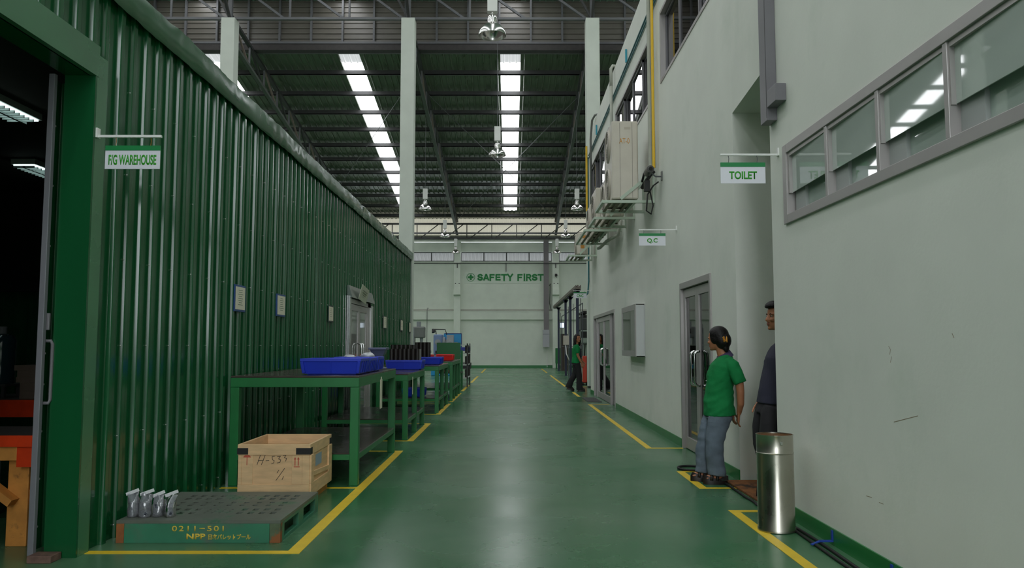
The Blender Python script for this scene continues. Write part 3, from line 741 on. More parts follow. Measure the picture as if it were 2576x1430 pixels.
# grey flared pedestal
t = thing('pedestal_casting', 'blue-grey flared metal pedestal casting at the end of the bench behind the crate', 'casting', (-1.63, 9.85, 1.056))
def sq(hx, hy, z): return [(-1.63 - hx, 9.85 - hy, z), (-1.63 + hx, 9.85 - hy, z), (-1.63 + hx, 9.85 + hy, z), (-1.63 - hx, 9.85 + hy, z)]
CAST = mat('blue_grey_casting', (92, 98, 128), .45, var=.1)
MB().rings([sq(.09, .1, 1.056), sq(.09, .1, 1.075), sq(.055, .07, 1.085), sq(.05, .06, 1.2), sq(.075, .08, 1.25), sq(.095, .11, 1.3)]).build('flared_body', CAST, t, bevel=.004)
MB().box(-1.63 - .11, -1.63 + .11, 9.85 - .13, 9.85 + .13, 1.3, 1.325).build('top_plate', CAST, t, bevel=.004)
# black tubes standing in the bins
def tubes(spots, r, z0, z1s, label, group, mat_=BLACKP):
    proto = {}
    for i, (x, y, k) in enumerate(spots):
        z1 = z1s[k]
        if k not in proto:
            m = MB().lathe([(r, 0), (r, z1 - z0), (r * .8, z1 - z0), (r * .8, .01)], (0, 0, 0), 14)
            o = m.build('black_tube', mat_, None, smooth=True); proto[k] = o
            o.location = (x, y, z0); tag(o, label[k], 'tube', group[k])
        else:
            o = proto[k].copy(); COL.objects.link(o); o.location = (x, y, z0)
sp = [(-1.98 + .0715 * j, 13.25, 0) for j in range(5)] + [(-1.62 + .0715 * j, 13.25, 0) for j in range(2)] + [(-1.985 + .0715 * j, 13.42, 1) for j in range(6)]
tubes(sp, .035, .97, [1.295, 1.365], ['short black tube in the front row of the wide blue bin', 'taller black tube in the back row of the wide blue bin'], ['short black tubes in front', 'taller black tubes behind'])
sp = [(-1.97 + .082 * j, 16.75 + .09 * k, 0) for j in range(4) for k in range(2)]
tubes(sp, .038, .975, [1.42], ['tall black tube standing in the blue bin of the third bench'], ['tall black tubes on the third bench'])
single(MB().cyl((-1.535, 13.42, .968), (-1.535, 13.42, 1.29), .033, n=16), 'steel_tube', mat('bare_steel', (150, 148, 150), .3, metal=.7), 'bare grey steel tube standing at the end of the black tubes', 'tube', smooth=True)

# ---- green board rack, white shelf rack, trolley
t = thing('board_rack', 'green steel rack with a tall solid end board behind the red bins', 'rack', (-1.8, 24.6, 0))
MB().box(-2.22, -1.5, 24.0, 24.04, .62, 1.44).build('end_board', mat('green_board', (34, 100, 54), .5), t)
for x in (-2.19, -1.53):
    for y in (24.08, 25.2): MB().box(x - .03, x + .03, y - .03, y + .03, 0, 1.2).build('leg', BENCH, t)
MB().box(-2.2, -1.5, 24.06, 25.24, .5, .54).build('shelf', BTOP, t)
t = thing('shelf_rack', 'slim white-edged shelf rack of dark rods right of the green board rack', 'rack', (-1.5, 26.4, 0))
PALE = mat('pale_shelf_edge', (190, 196, 190), .5)
for z in (.32, .74, 1.1, 1.38): MB().box(-1.86, -1.36, 25.6, 27.2, z - .03, z).build('shelf', PALE, t)
for x in (-1.84, -1.38):
    for y in (25.62, 27.18): MB().box(x - .02, x + .02, y - .02, y + .02, 0, 1.42).build('upright', DSTEEL, t)
rods = []
for zi, z in enumerate((.32, .74, 1.1)):
    for k in range(6):
        o = MB().cyl((0, 0, 0), (0, 0, .26), .032, n=10).build('black_tube', BLACKP, None, smooth=True) if not rods else rods[0].copy()
        if rods: COL.objects.link(o)
        rods.append(o); o.location = (-1.43, 25.74 + .24 * k, z + .0005)
        tag(o, 'short black tube standing on %s shelf of the white-edged rack' % ('the lowest', 'the middle', 'the top full')[zi], 'tube', 'tubes on the %s rack shelf' % ('lowest', 'middle', 'top')[zi])
t = thing('trolley', 'dark tall trolley with blue tray and castors beside the white-edged rack', 'trolley', (-1.85, 33.6, 0))
MB().box(-2.2, -1.7, 33.3, 34.1, 1.12, 1.28).build('tray', mat('blue_tray', (44, 54, 140), .5), t, bevel=.01)
for x in (-2.16, -1.74):
    for y in (33.34, 34.06):
        MB().box(x - .03, x + .03, y - .03, y + .03, .12, 1.12).build('post', mat('brown_steel', (70, 52, 46), .6), t)
        MB().cyl((x - .03, y, .07), (x + .03, y, .07), .07, n=14).build('castor', BLACK, t)
MB().box(-2.2, -1.66, 33.3, 34.1, .38, .62).build('lower_box', mat('dark_box', (40, 38, 44), .6), t)
# items seen under the third bench
single(MB().box(-2.25, -1.85, 24.6, 25.0, .541, .78), 'carton', mat('carton', (130, 110, 90), .8), 'brown carton on the low shelf of the green board rack', 'box')

# ---- lathe in front of the back wall, and grey milling machine
t = thing('lathe', 'blue and grey lathe with lamp arm and blue splash guard near the back wall', 'machine', (-3.2, 36, 0))
LBLUE = mat('machine_blue', (30, 150, 210), .4); LGREY = mat('machine_grey', (150, 154, 158), .4, var=.08); LPB = mat('machine_pale_blue', (120, 140, 180), .4)
MB().box(-3.55, -3.0, 35.6, 36.4, 0, .8).box(-2.9, -2.4, 35.6, 36.4, 0, .7).build('base', LBLUE, t, bevel=.03)
MB().box(-3.45, -2.3, 35.65, 36.3, .8, .95).build('bed', LGREY, t, bevel=.02)
MB().box(-3.45, -3.05, 35.6, 36.35, .95, 1.85).build('headstock', LPB, t, bevel=.05)
MB().cyl((-3.25, 35.6, 1.5), (-3.25, 35.55, 1.5), .13, n=24).cyl((-3.25, 35.55, 1.5), (-3.25, 35.5, 1.5), .06, n=20).build('dial', LGREY, t, smooth=True)
MB().cyl((-3.05, 35.95, 1.5), (-2.94, 35.95, 1.5), .24, n=24).cyl((-2.94, 35.95, 1.5), (-2.88, 35.95, 1.5), .13, n=20).build('chuck', LGREY, t, smooth=True)
MB().prism([(35.62, 1.0), (36.2, 1.0), (36.12, 1.83), (35.7, 1.83)], 'x', -2.86, -2.55).prism([(35.66, 1.0), (36.15, 1.0), (36.1, 1.5), (35.75, 1.5)], 'x', -2.55, -2.38).cyl((-2.68, 35.6, 1.4), (-2.68, 35.48, 1.4), .13, n=20).build('tailstock', LGREY, t)
MB().box(-3.05, -2.25, 36.4, 36.44, .8, 1.9).build('splash_guard', LBLUE, t)
MB().box(-3.02, -2.23, 36.395, 36.45, 1.88, 1.92).box(-2.25, -2.22, 36.395, 36.45, .8, 1.88).build('guard_edge', mat('guard_navy', (20, 50, 120), .5), t)
MB().tube([(-3.35, 36, 1.8), (-3.38, 36, 2.02), (-3.5, 36, 2.08)], .02).tube([(-3.45, 36, 2.09), (-2.95, 36, 2.08), (-2.88, 36, 1.84)], .02).cyl((-3.52, 36, 2.1), (-3.47, 35.95, 1.95), .04, .09).build('lamp_arm', BLACK, t)
single(MB().box(-3.35, -3.2, 35.52, 35.56, 1.0, 1.12), 'switch_plate', BLACK, 'small black switch plate on the front of the blue lathe', 'switch plate')
t = thing('milling_machine', 'grey milling machine with motor head left of the lathe, by the back wall', 'machine', (-5.1, 42, 0))
MB().box(-5.55, -5.05, 41.7, 42.4, 0, 2.3).build('column_body', LGREY, t, bevel=.05)
MB().box(-5.15, -4.5, 41.75, 42.2, 1.75, 2.35).build('head', mat('machine_dark_grey', (120, 122, 120), .5), t, bevel=.06)
MB().cyl((-4.85, 42, 2.35), (-4.85, 42, 2.62), .12, n=18).build('motor', LGREY, t, smooth=True)
MB().cyl((-4.7, 42, 1.75), (-4.7, 42, 1.3), .09, .05, n=16).build('spindle', LGREY, t, smooth=True)
MB().box(-5.2, -4.2, 41.6, 42.3, .95, 1.1).build('table', LGREY, t, bevel=.02)
MB().box(-5.48, -5.15, 41.64, 41.7, 2.05, 2.5).build('control_box', mat('machine_dark_grey', (120, 122, 120), .5), t, bevel=.02)

# ---- wooden crate
t = thing('wooden_crate', 'open plywood crate with black corner straps and handwriting, on the floor before the bench', 'crate', (-2.01, 7.25, 0))
X0, X1, Y0c, Y1c, Z0, Z1 = -2.325, -1.715, 6.86, 7.64, .085, .505
wl = .018
MB().box(X0, X1, Y0c, Y0c + wl, Z0, Z1 - .09).build('front_panel', WOOD, t)
MB().box(X0, X1, Y1c - wl, Y1c, Z0, Z1 - .09).build('back_panel', WOOD, t)
for xa in (X0, X1 - wl): MB().box(xa, xa + wl, Y0c + wl, Y1c - wl, Z0, Z1 - .09).build('side_panel', WOOD, t)
MB().box(X0, X1, Y0c, Y1c, Z0 - .015, Z0).build('bottom_panel', WOOD, t)
m = MB().box(X0 - .006, X1 + .006, Y0c - .012, Y0c + wl, Z1 - .09, Z1).box(X0 - .006, X1 + .006, Y1c - wl, Y1c + .012, Z1 - .09, Z1)
m.box(X0 - .006, X0 + wl, Y0c + wl, Y1c - wl, Z1 - .09, Z1).box(X1 - wl, X1 + .006, Y0c + wl, Y1c - wl, Z1 - .09, Z1)
m.build('top_frame', WOODL, t, bevel=.002)
m = MB().box(X0, X1, Y0c - .012, Y0c, Z0 - .015, Z0 + .08)
m.box(X0, X0 + .03, Y0c - .01, Y0c, Z0 + .081, Z1 - .092).box(X1 - .06, X1, Y0c - .01, Y0c, Z0 + .081, Z1 - .092)
m.box(X0 + .03, X0 + .125, Y0c - .006, Y0c, Z0 + .081, Z1 - .092).box(X1 - .15, X1 - .061, Y0c - .006, Y0c, Z0 + .081, Z1 - .092)
m.build('front_batten', WOODL, t, bevel=.0015)
m = MB().box(X1, X1 + .016, Y0c, Y1c, Z0 - .015, Z0 + .09).box(X1, X1 + .016, Y0c, Y0c + .09, Z0 + .091, Z1 - .091).box(X1, X1 + .016, Y1c - .12, Y1c, Z0 + .091, Z1 - .091)
m.bar((X1 + .008, Y0c + .1, Z0 + .16), (X1 + .008, Y1c - .12, Z0 + .13), .014, .04)
m.build('side_batten', WOODL, t, bevel=.0015)
for x in (X0 + .02, X1 - .13): MB().box(x, x + .11, Y0c + .02, Y1c - .02, 0, Z0 - .016).build('skid', TIMBER, t)
for (xa, xb) in ((X0 - .009, X0 + .085), (X1 - .115, X1 + .009)):
    MB().box(xa, xb, Y0c - .015, Y0c - .011, Z1 - .085, Z1 - .03).build('corner_strap', BLACK, t)
MB().box(X1 + .005, X1 + .009, Y0c - .014, Y0c + .06, Z1 - .085, Z1 - .03).box(X1 + .005, X1 + .009, Y1c - .07, Y1c + .014, Z1 - .085, Z1 - .03).build('corner_strap', BLACK, t)
fn = lambda u, v, h: (u, Y0c - .0005 - .0012 * h, v)
m = MB(); w_ = .0045
def hand(m, pts, ox, oz, k): m.stroke([(ox + a * k, oz + b * k) for a, b in pts], w_, fn)
ox, oz, k = -2.165, .355, .075
hand(m, [(0.0, -.3), (.35, .75)], ox, oz, k); hand(m, [(.5, -.3), (.9, .75)], ox, oz, k); hand(m, [(.12, .15), (.75, .2)], ox, oz, k)
hand(m, [(1.0, .15), (1.35, .17)], ox, oz, k)
hand(m, [(2.0, .65), (1.7, .6), (1.75, .25), (1.95, .15), (1.9, -.1), (1.65, -.2)], ox, oz, k)
hand(m, [(2.3, .6), (2.65, .65), (2.45, .35), (2.7, .25), (2.6, -.05), (2.3, -.1)], ox, oz, k)
hand(m, [(3.0, .75), (3.3, .8), (3.1, .5), (3.35, .4), (3.25, .1)], ox, oz, k)
ox, oz = -2.0, .245
hand(m, [(.1, .25), (.3, .55)], ox, oz, k); hand(m, [(0, -.6), (.95, .75)], ox, oz, k); hand(m, [(.7, -.5), (.85, -.15)], ox, oz, k)
m.build('handwriting', INK, t)
RED = mat('red_stamp', (198, 92, 70), .8)
m = MB().prism([(X0 + .045 + .032 * math.cos(a) + .03, .395 + .022 * math.sin(a)) for a in [i * PI / 8 for i in range(9)]], 'y', Y0c - .0075, Y0c - .0065)
m.box(X0 + .072, X0 + .078, Y0c - .0075, Y0c - .0065, .33, .395)
m.build('umbrella_mark', RED, t)
m = MB(); fx = X1 - .128
for i in (0, 1):
    u = fx + .028 * i; m.box(u, u + .008, Y0c - .0075, Y0c - .0065, .325, .38); m.prism([(u - .007, .378), (u + .015, .378), (u + .004, .398)], 'y', Y0c - .0075, Y0c - .0065)
m.box(fx - .006, fx + .044, Y0c - .0075, Y0c - .0065, .312, .319)
m.build('upright_arrow_mark', RED, t)
MB().box(X1 + .0005, X1 + .002, Y0c + .2, Y0c + .42, .29, .39).build('shipping_label', mat('pale_blue_label', (150, 168, 184), .6), t)

# ---- pallet
t = thing('pallet', 'worn green plastic-look steel pallet with yellow stencilled front, on the floor by the partition', 'pallet', (-2.14, 6.06, 0))
PX0, PX1, PY0, PY1, PH = -2.70, -1.575, 5.53, 6.6, .152
holes = []
def grid(xa, xb, nx, ya, yb, ny, wx, wy):
    for i in range(nx):
        for j in range(ny):
            cx_ = xa + (xb - xa) * (i / (nx - 1) if nx > 1 else .5); cy_ = ya + (yb - ya) * (j / (ny - 1) if ny > 1 else .5)
            holes.append((cx_ - wx / 2, cx_ + wx / 2, cy_ - wy / 2, cy_ + wy / 2))
for (ya, yb) in ((5.78, 5.9), (6.3, 6.42)):
    grid(-2.52, -2.28, 4, ya, yb, 2, .04, .07); grid(-1.94, -1.70, 4, ya, yb, 2, .04, .07); grid(-2.19, -2.03, 4, ya, yb, 3, .016, .024)
grid(-2.5, -1.72, 9, 6.05, 6.15, 2, .035, .05)
holes_wall(MB(), 'z', PH - .02, PH, PX0, PX1, PY0, PY1, holes).build('deck', PALTOP, t)
MB().box(PX0 + .055, PX1 - .075, PY0, PY0 + .03, .0, PH - .021).build('front_board', PALLET, t, bevel=.002)
for (a, b) in ((PX0, PX0 + .054), (PX1 - .074, PX1)):
    MB().box(a, b, PY0, PY0 + .05, 0, PH - .021).build('corner_plate', RUST if a == PX0 else mat('rusty_green_corner', (86, 100, 74), .7, var=.3, vscale=12, alt=(146, 88, 46), alt_scale=7, alt_lo=.48, alt_hi=.55), t, bevel=.002)
MB().box(PX0, PX1, PY1 - .03, PY1, 0, PH - .021).build('back_board', PALLET, t)
for x in (PX0, (PX0 + PX1) / 2 - .03, PX1 - .04):
    m = MB().box(x, x + .04, PY0 + .051, PY1 - .031, 0, .022).box(x, x + .04, PY0 + .051, PY1 - .031, PH - .04, PH - .021)
    for (a, b) in ((PY0 + .051, PY0 + .1), (6.0, 6.14), (PY1 - .1, PY1 - .031)): m.box(x, x + .04, a, b, .022, PH - .04)
    m.build('stringer', PALLET, t)
text_mb('0211−501', (.355, .036), face_cam(-2.14, PY0 - .0004, .098), .001, .012, 1, 1.25).build('number_lettering', YELT, t)
text_mb('NPP', (.13, .038), face_cam(-2.152, PY0 - .0004, .045), .001, .035).build('stencil_lettering', YELT, t)
text_mb('日本パレットプール', (.29, .038), face_cam(-1.922, PY0 - .0004, .042), .001, .03).build('name_lettering', YELT, t)
# bags of dark parts on the pallet
BAGC = glass_mat('clear_bag_film', (236, 238, 242), .72, .12, diff=(206, 208, 216)); BAGD = mat('dark_metal_parts', (66, 70, 82), .3, metal=.4, bump=.9, bscale=70)
def parts_bag(x, y, w_, h, lean, label, seed):
    t = thing('parts_bag', label, 'bag', (x, y, PH), 'bags of parts on the pallet')
    m = MB().loft([((x, y, PH + .0), w_ * .42, .028), ((x, y, PH + .02), w_ * .5, .036), ((x, y, PH + h * .35), w_ * .47, .033), ((x, y, PH + h * .58), w_ * .44, .028), ((x, y, PH + h * .6), w_ * .3, .015)], 20)
    for v in m.bm.verts:
        n_ = noise.noise(v.co * 30 + Vector((seed, 0, 0))) * .006; v.co.x += n_; v.co.y += noise.noise(v.co * 28 + Vector((0, seed, 0))) * .008; v.co.z = max(v.co.z, PH + .001)
    m.build('parts_filling', BAGD, t, smooth='all')
    m = MB().loft([((x, y, PH + .001), w_ * .5, .04), ((x, y, PH + .03), w_ * .56, .042), ((x, y, PH + h * .45), w_ * .53, .038), ((x + lean * .2, y, PH + h * .68), w_ * .52, .03), ((x + lean * .7, y, PH + h * .86), w_ * .5, .012), ((x + lean, y, PH + h), w_ * .54, .004)], 28)
    bmesh.ops.subdivide_edges(m.bm, edges=m.bm.edges, cuts=2)
    for v in m.bm.verts:
        k = .4 if v.co.z < PH + .02 else 1
        v.co.x += noise.noise(v.co * 34 + Vector((seed, 3, 0))) * .007 * k; v.co.y += noise.noise(v.co * 30 + Vector((9, seed, 0))) * .016 * k; v.co.z = max(v.co.z, PH + .001)
    m.build('bag_film', BAGC, t, smooth='all')
    MB().bar((x + lean - w_ * .6, y, PH + h - .012), (x + lean + w_ * .6, y - .008, PH + h + .022), .008, .022).build('bag_seal', mat('bag_seal_white', (228, 228, 232), .4), t)
parts_bag(-2.645, 5.66, .075, .165, -.01, 'clear bag of dark parts at the left end of the four bags', 1)
parts_bag(-2.56, 5.65, .08, .165, .012, 'clear bag of dark parts with the highest white seal, second from the left', 5)
parts_bag(-2.475, 5.67, .07, .15, .0, 'clear bag of dark parts, third from the left, with a rounded top', 8)
parts_bag(-2.39, 5.66, .075, .155, .01, 'clear bag of dark parts at the right end, nearest the pallet middle', 12)

# ---- stainless bin
t = thing('stainless_bin', 'tall stainless steel cylinder bin standing at the corner of the near right wall', 'bin', (1.955, 5.9, 0))
c = (1.955, 5.9, 0)
MB().lathe([(.136, .004), (.136, .022), (.131, .03), (.131, .56), (.126, .56), (.126, .03)], c, 64).build('bin_body', STAINL, t, smooth=True)
MB().lathe([(.131, .561), (.135, .566), (.131, .572), (.1315, .69), (.134, .694), (.134, .698), (.127, .698), (.1265, .561), (.131, .561)], c, 64, False).build('top_band', STAINL, t, smooth=True)
MB().lathe([(.1255, .032), (.1255, .04)], c, 48).build('bin_floor', mat('rusty_bin_inside', (120, 84, 52), .6, var=.2), t)
MB().lathe([(.1262, .58), (.1262, .69), (.1255, .69), (.1255, .58), (.1262, .58)], c, 48, False).build('inner_lining', MATS['rusty_bin_inside'], t, smooth=True)
MB().box(1.95, 1.97, 5.9 - .137, 5.9 - .13, .63, .655).build('rivet_clip', CHROME, t, bevel=.003)

# ---- signs hung on rods
def hanging_sign(name, x0, x1, y, zt, zb, rod, wallx, zrod, words, tsize, label, flip=1, plate=True, chain=STEEL):
    t = thing(name, label, 'sign', ((x0 + x1) / 2, y, zb))
    gz = zt - (zt - zb) * .21
    MB().box(x0, x1, y - .003, y + .003, zb, gz).build('sign_panel', SIGNW, t)
    MB().box(x0, x1, y - .006, y + .006, gz, zt).build('sign_header', SIGNG, t)
    text_mb(words, tsize, face_cam((x0 + x1) / 2, y - .0032, (zb + gz) / 2 - .001), .001, .03).build('lettering', LETG, t)
    lx = (min(rod[0], wallx), max(rod[0], wallx))
    MB().box(lx[0], lx[1], y - .009, y + .009, zrod - .008, zrod + .008).build('rod', WHITE, t)
    s = 1 if wallx < x0 else -1
    MB().box(min(wallx, wallx + s * .012), max(wallx, wallx + s * .012), y - .02, y + .02, zrod - .01, zrod + .055).build('wall_plate', WHITE, t)
    for f in (.18, .82):
        x = x0 + (x1 - x0) * f
        MB().tube([(x, y, zt - .003), (x + .004, y, (zt + zrod) / 2), (x, y, zrod - .006)], .003, 6).build('hanger', chain, t)
BRASS = mat('brass_chain', (160, 120, 60), .4, metal=.6)
hanging_sign('hanging_sign', -2.70, -2.335, 5.19, 2.682, 2.524, (-2.33, 0), -2.762, 2.745, 'F/G WAREHOUSE', (.318, .07), 'F/G WAREHOUSE sign with green header hanging from a white rod on the green partition', chain=BRASS)
hanging_sign('hanging_sign', 1.722, 2.088, 6.36, 2.845, 2.672, (1.722, 0), XN, 2.91, 'TOILET', (.228, .066), 'TOILET sign with green header hanging from a white rod by the recess')
hanging_sign('hanging_sign', 1.78, 2.145, 10.8, 2.895, 2.725, (1.775, 0), XF, 2.945, 'Q.C', (.145, .07), 'Q.C sign with green header hanging from a rod near the glazed door')
hanging_sign('hanging_sign', 1.8, 2.17, 22.3, 2.86, 2.69, (1.78, 0), XF, 2.9, 'CNC', (.19, .085), 'CNC sign hanging from a rod at the far end of the office wall')

# ---- SAFETY FIRST lettering on the back wall
SX = lambda px: (px - 1283) / F * YB
t = thing('safety_sign', 'SAFETY FIRST sign in green letters with a cross emblem on the back wall', 'sign', (SX(1275), YB - .02, 5.2))
SAFEP = mat('sign_panel_mint', (214, 224, 210), .6)
MB().box(SX(1168), SX(1368), YB - .015, YB - .002, 5.14, 5.74).build('sign_panel', SAFEP, t)
zc = EYE + (870 - 700.5) / F * YB + .06
def heavy(words, x0, x1, z, h, y, wide):
    # heavy straight-cut capitals drawn with a broad pen
    A = lambda cx, cy, rx, ry, a, b, n=8: [(cx + rx * math.cos(math.radians(a + (b - a) * i / n)), cy + ry * math.sin(math.radians(a + (b - a) * i / n))) for i in range(n + 1)]
    G = {'A': [[(.08, .1), (.45, .9), (.55, .9), (.92, .1)], [(.28, .33), (.72, .33)]], 'F': [[(.14, 0.02), (.14, .88), (.86, .88)], [(.14, .48), (.74, .48)]],
         'E': [[(.86, .12), (.14, .12), (.14, .88), (.86, .88)], [(.14, .5), (.8, .5)]], 'T': [[(.04, .88), (.96, .88)], [(.5, .88), (.5, .02)]],
         'Y': [[(.06, .96), (.5, .46), (.94, .96)], [(.5, .46), (.5, .02)]], 'I': [[(.5, .02), (.5, .98)]],
         'R': [[(.14, .02), (.14, .88), (.6, .88)] + A(.6, .68, .24, .2, 90, -90, 8) + [(.14, .48)], [(.55, .46), (.88, .04)]],
         'S': [A(.5, .69, .34, .2, 15, 90, 5) + A(.48, .69, .32, .19, 90, 240, 8) + [(.5, .5), (.66, .45)] + A(.52, .31, .34, .2, 55, -90, 8) + A(.5, .31, .38, .2, -90, -170, 6)]}
    adv = {' ': .75, 'I': .5}; tot = sum(adv.get(c, 1.12) for c in words) - .12; k = (x1 - x0) / tot; x = x0; m = MB()
    for c in words:
        if c != ' ':
            gw_ = k if c != 'I' else k * .38
            for st in G[c]: m.stroke([(x + u * gw_, z - h / 2 + v * h) for u, v in st], h * .235, lambda u, v, q: (u, y - .012 * q, v))
        x += adv.get(c, 1.12) * k
    return m
heavy('SAFETY FIRST', SX(1201), SX(1367), zc, .4, YB - .016, 1).build('lettering', SAFEG, t)
ec = SX(1184)
m = MB(); n_ = 40
m.lathe([(.225, 0), (.255, 0), (.255, .01), (.225, .01), (.225, 0)], (0, 0, 0), 40, False)
m.xform(face_cam(ec, YB - .016, zc))
m.box(ec - .06, ec + .06, YB - .027, YB - .017, zc - .17, zc + .17).box(ec - .17, ec - .061, YB - .027, YB - .017, zc - .06, zc + .06).box(ec + .061, ec + .17, YB - .027, YB - .017, zc - .06, zc + .06)
m.build('cross_emblem', SAFEG, t)

# ---- notices on the green partition
def notice(y, z0, z1, wd, label, frame, lines):
    t = thing('wall_notice', label, 'notice', (XL + .04, y, z0), 'notices on the green partition')
    x = XL + .034
    MB().box(x, x + .012, y - wd / 2 - .01, y + wd / 2 + .01, z0 - .01, z1 + .01).build('backing', frame, t)
    MB().box(x + .0125, x + .015, y - wd / 2 + .012, y + wd / 2 - .012, z0 + .01, z1 - .01).build('paper', PAPER, t)
    if lines:
        m = MB(); zz = z1 - .04
        for k in range(lines):
            ww = wd * random.uniform(.3, .62) / 2
            m.box(x + .0151, x + .0156, y - ww, y + ww, zz - .006, zz); zz -= (z1 - z0 - .06) / (lines + 1)
        m.build('print_lines', mat('green_grey_print', (120, 140, 110), .8), t)
COVER = glass_mat('clear_cover', (236, 240, 240), .9, .03)
FB = mat('blue_frame', (26, 70, 130), .4); FG = mat('dark_frame', (40, 60, 52), .5)
notice(8.05, 1.705, 1.955, .3, 'first notice from the jamb, blue framed paper sheet on the green partition', FB, 8)
notice(9.5, 1.71, 1.955, .33, 'second notice from the jamb, blue framed paper sheet on the green partition', FB, 7)
notice(12.15, 1.72, 1.955, .3, 'third notice, small framed paper left of the partition door', FG, 5)
notice(17.4, 1.73, 1.99, .4, 'first notice beyond the partition door, narrow framed paper', FG, 4)
notice(20.1, 1.73, 2.0, .4, 'second notice beyond the partition door, narrow framed paper', FG, 4)
notice(21.75, 1.72, 1.98, .3, 'last notice at the far corner of the green partition', FG, 3)
# paper board over the partition door
t = thing('paper_board', 'pale card board with faint writing leaning above the partition door', 'board', (XL + .14, 14.3, 2.16))
MB().obox((XL + .16, 14.25, 2.27), (.004, 0, 0), (.0, .34, -.035), (.03, .02, .13)).build('card', mat('pale_card', (196, 200, 178), .8), t)
m = MB()
for k in range(4): m.obox((XL + .166 + .012 * (1.5 - k), 14.25, 2.30 - .035 * (k - .5)), (.003, 0, 0), (0, .2 - .03 * k, -.02 + .003 * k), (.001, 0, .004))
m.build('faint_writing', mat('faint_pencil', (140, 144, 126), .8), t)

# ---- glazed notice cabinet on the office wall
t = thing('notice_cabinet', 'grey aluminium glazed notice cabinet between the two glass doors', 'cabinet', (XF - .08, 14.2, 1.17))
ya, yb, za, zb_ = 13.45, 15.1, 1.16, 2.06
m = MB().box(XF - .15, XF - .01, ya, ya + .015, za, zb_).box(XF - .15, XF - .01, yb - .015, yb, za, zb_).box(XF - .15, XF - .01, ya, yb, za, za + .015).box(XF - .15, XF - .01, ya, yb, zb_ - .015, zb_).box(XF - .012, XF - .002, ya, yb, za, zb_)
m.build('cabinet_body', mat('pale_aluminium', (196, 198, 198), .45), t)
m = MB().box(XF - .165, XF - .15, ya, ya + .12, za, zb_).box(XF - .165, XF - .15, yb - .1, yb, za, zb_).box(XF - .165, XF - .15, ya + .12, yb - .1, za, za + .1).box(XF - .165, XF - .15, ya + .12, yb - .1, zb_ - .1, zb_)
m.build('door_frame', ALU, t, bevel=.002)
MB().box(XF - .158, XF - .154, ya + .12, yb - .1, za + .1, zb_ - .1).build('glass_pane', GLASSD, t)
MB().box(XF - .13, XF - .02, ya + .02, yb - .02, 1.78, 1.785).build('glass_shelf', GLASSD, t)
#PART4
# ---- air conditioner outdoor units on brackets
FANB = mat('fan_dark', (60, 58, 56), .5); GRILL = mat('fan_grille', (186, 178, 166), .4)
def ac_unit(label, xf, xb, y0, y1, z0, h, fans, text=False):
    t = thing('air_conditioner', label, 'air conditioner', ((xf + xb) / 2, (y0 + y1) / 2, z0), 'outdoor units on the office wall')
    MB().box(xf, xb, y0, y1, z0 + .02, z0 + h).build('casing', BEIGE, t, bevel=.025)
    m = MB()
    for y in (y0 + .1, y1 - .16): m.box(xf + .02, xb - .02, y, y + .06, z0, z0 + .02)
    m.build('foot', BEIGED, t)
    d = xb - xf
    m = MB().box(xf + d * .3, xf + d * .3 + .004, y0 - .002, y0, z0 + .03, z0 + h - .03).box(xf + d * .77, xf + d * .77 + .004, y0 - .002, y0, z0 + .03, z0 + h - .03)
    m.build('panel_seam', BEIGED, t)
    yc = (y0 + y1) / 2 - .04
    for k in range(fans):
        zc = z0 + h * (k + .5) / fans; r = min((y1 - y0) * .4, h / fans * .42)
        R = Matrix.Translation((xf, yc, zc)) @ Matrix.Rotation(-PI / 2, 4, 'Y')
        m = MB().lathe([(r, 0), (r, .012), (r * .93, .03), (r * .9, .012), (r * .9, .002)], (0, 0, 0), 36).xform(R)
        f = m.build('fan_ring', GRILL, t, smooth=True)
        MB().lathe([(r * .89, .003), (r * .89, .006)], (0, 0, 0), 36).xform(R).build('fan_opening', FANB, f)
        m = MB()
        for q in range(1, 7): m.tube([Vector((r * q / 7 * math.cos(a), r * q / 7 * math.sin(a), .026)) for a in [i * PI / 12 for i in range(24)]], .003, 5, True)
        m.lathe([(r * .16, .018), (r * .16, .034)], (0, 0, 0), 20)
        for q in range(8): m.bar((0, 0, .022), (r * .95 * math.cos(q * PI / 4), r * .95 * math.sin(q * PI / 4), .02), .006)
        m.xform(R).build('fan_grille', GRILL, f)
    if text:
        text_mb('AT-0', (.165, .085), face_cam((xf + xb) / 2 - .01, y0 - .0005, z0 + h * .745), .001, .004).build('lettering', mat('orange_stencil', (216, 152, 60), .6), t)
        MB().box(xf + .2, xf + .3, y0 - .002, y0 - .0005, z0 + h * .89, z0 + h * .92).build('worn_badge', mat('worn_badge', (186, 176, 160), .6), t)
    return t
def bracket(label, x0, y0, y1, z, arm=.72):
    t = thing('wall_bracket', label, 'bracket', (XF, (y0 + y1) / 2, z), 'brackets of the outdoor units')
    w_ = .045
    m = MB().box(x0, x0 + w_, y0, y1, z - w_, z).box(XF - .34, XF - .34 + w_, y0 + w_, y1 - w_, z - w_, z)
    m.build('rail', BRKT, t)
    for y in (y0, y1 - w_):
        MB().box(x0 + w_, XF - .001, y, y + w_, z - w_, z).build('arm', BRKT, t)
        MB().bar((x0 + .3, y + w_ / 2, z + .02), (XF - .03, y + w_ / 2, z + .44), w_, .05).build('brace', BRKT, t)
        MB().box(XF - .03, XF - .001, y, y + w_, z + .001, z + .5).build('upright', BRKT, t)
    m = MB()
    for q in range(3):
        x = x0 + .12 + q * (XF - .42 - x0) / 3; m.box(x, x + .05, y0 + w_, y1 - w_, z - .03, z - .012)
    m.build('cross_slat', mat('rusty_slat', (112, 106, 84), .7, var=.25, vscale=9), t)
bracket('pale green steel bracket carrying the tall twin-fan unit', 1.46, 12.4, 13.4, 3.66)
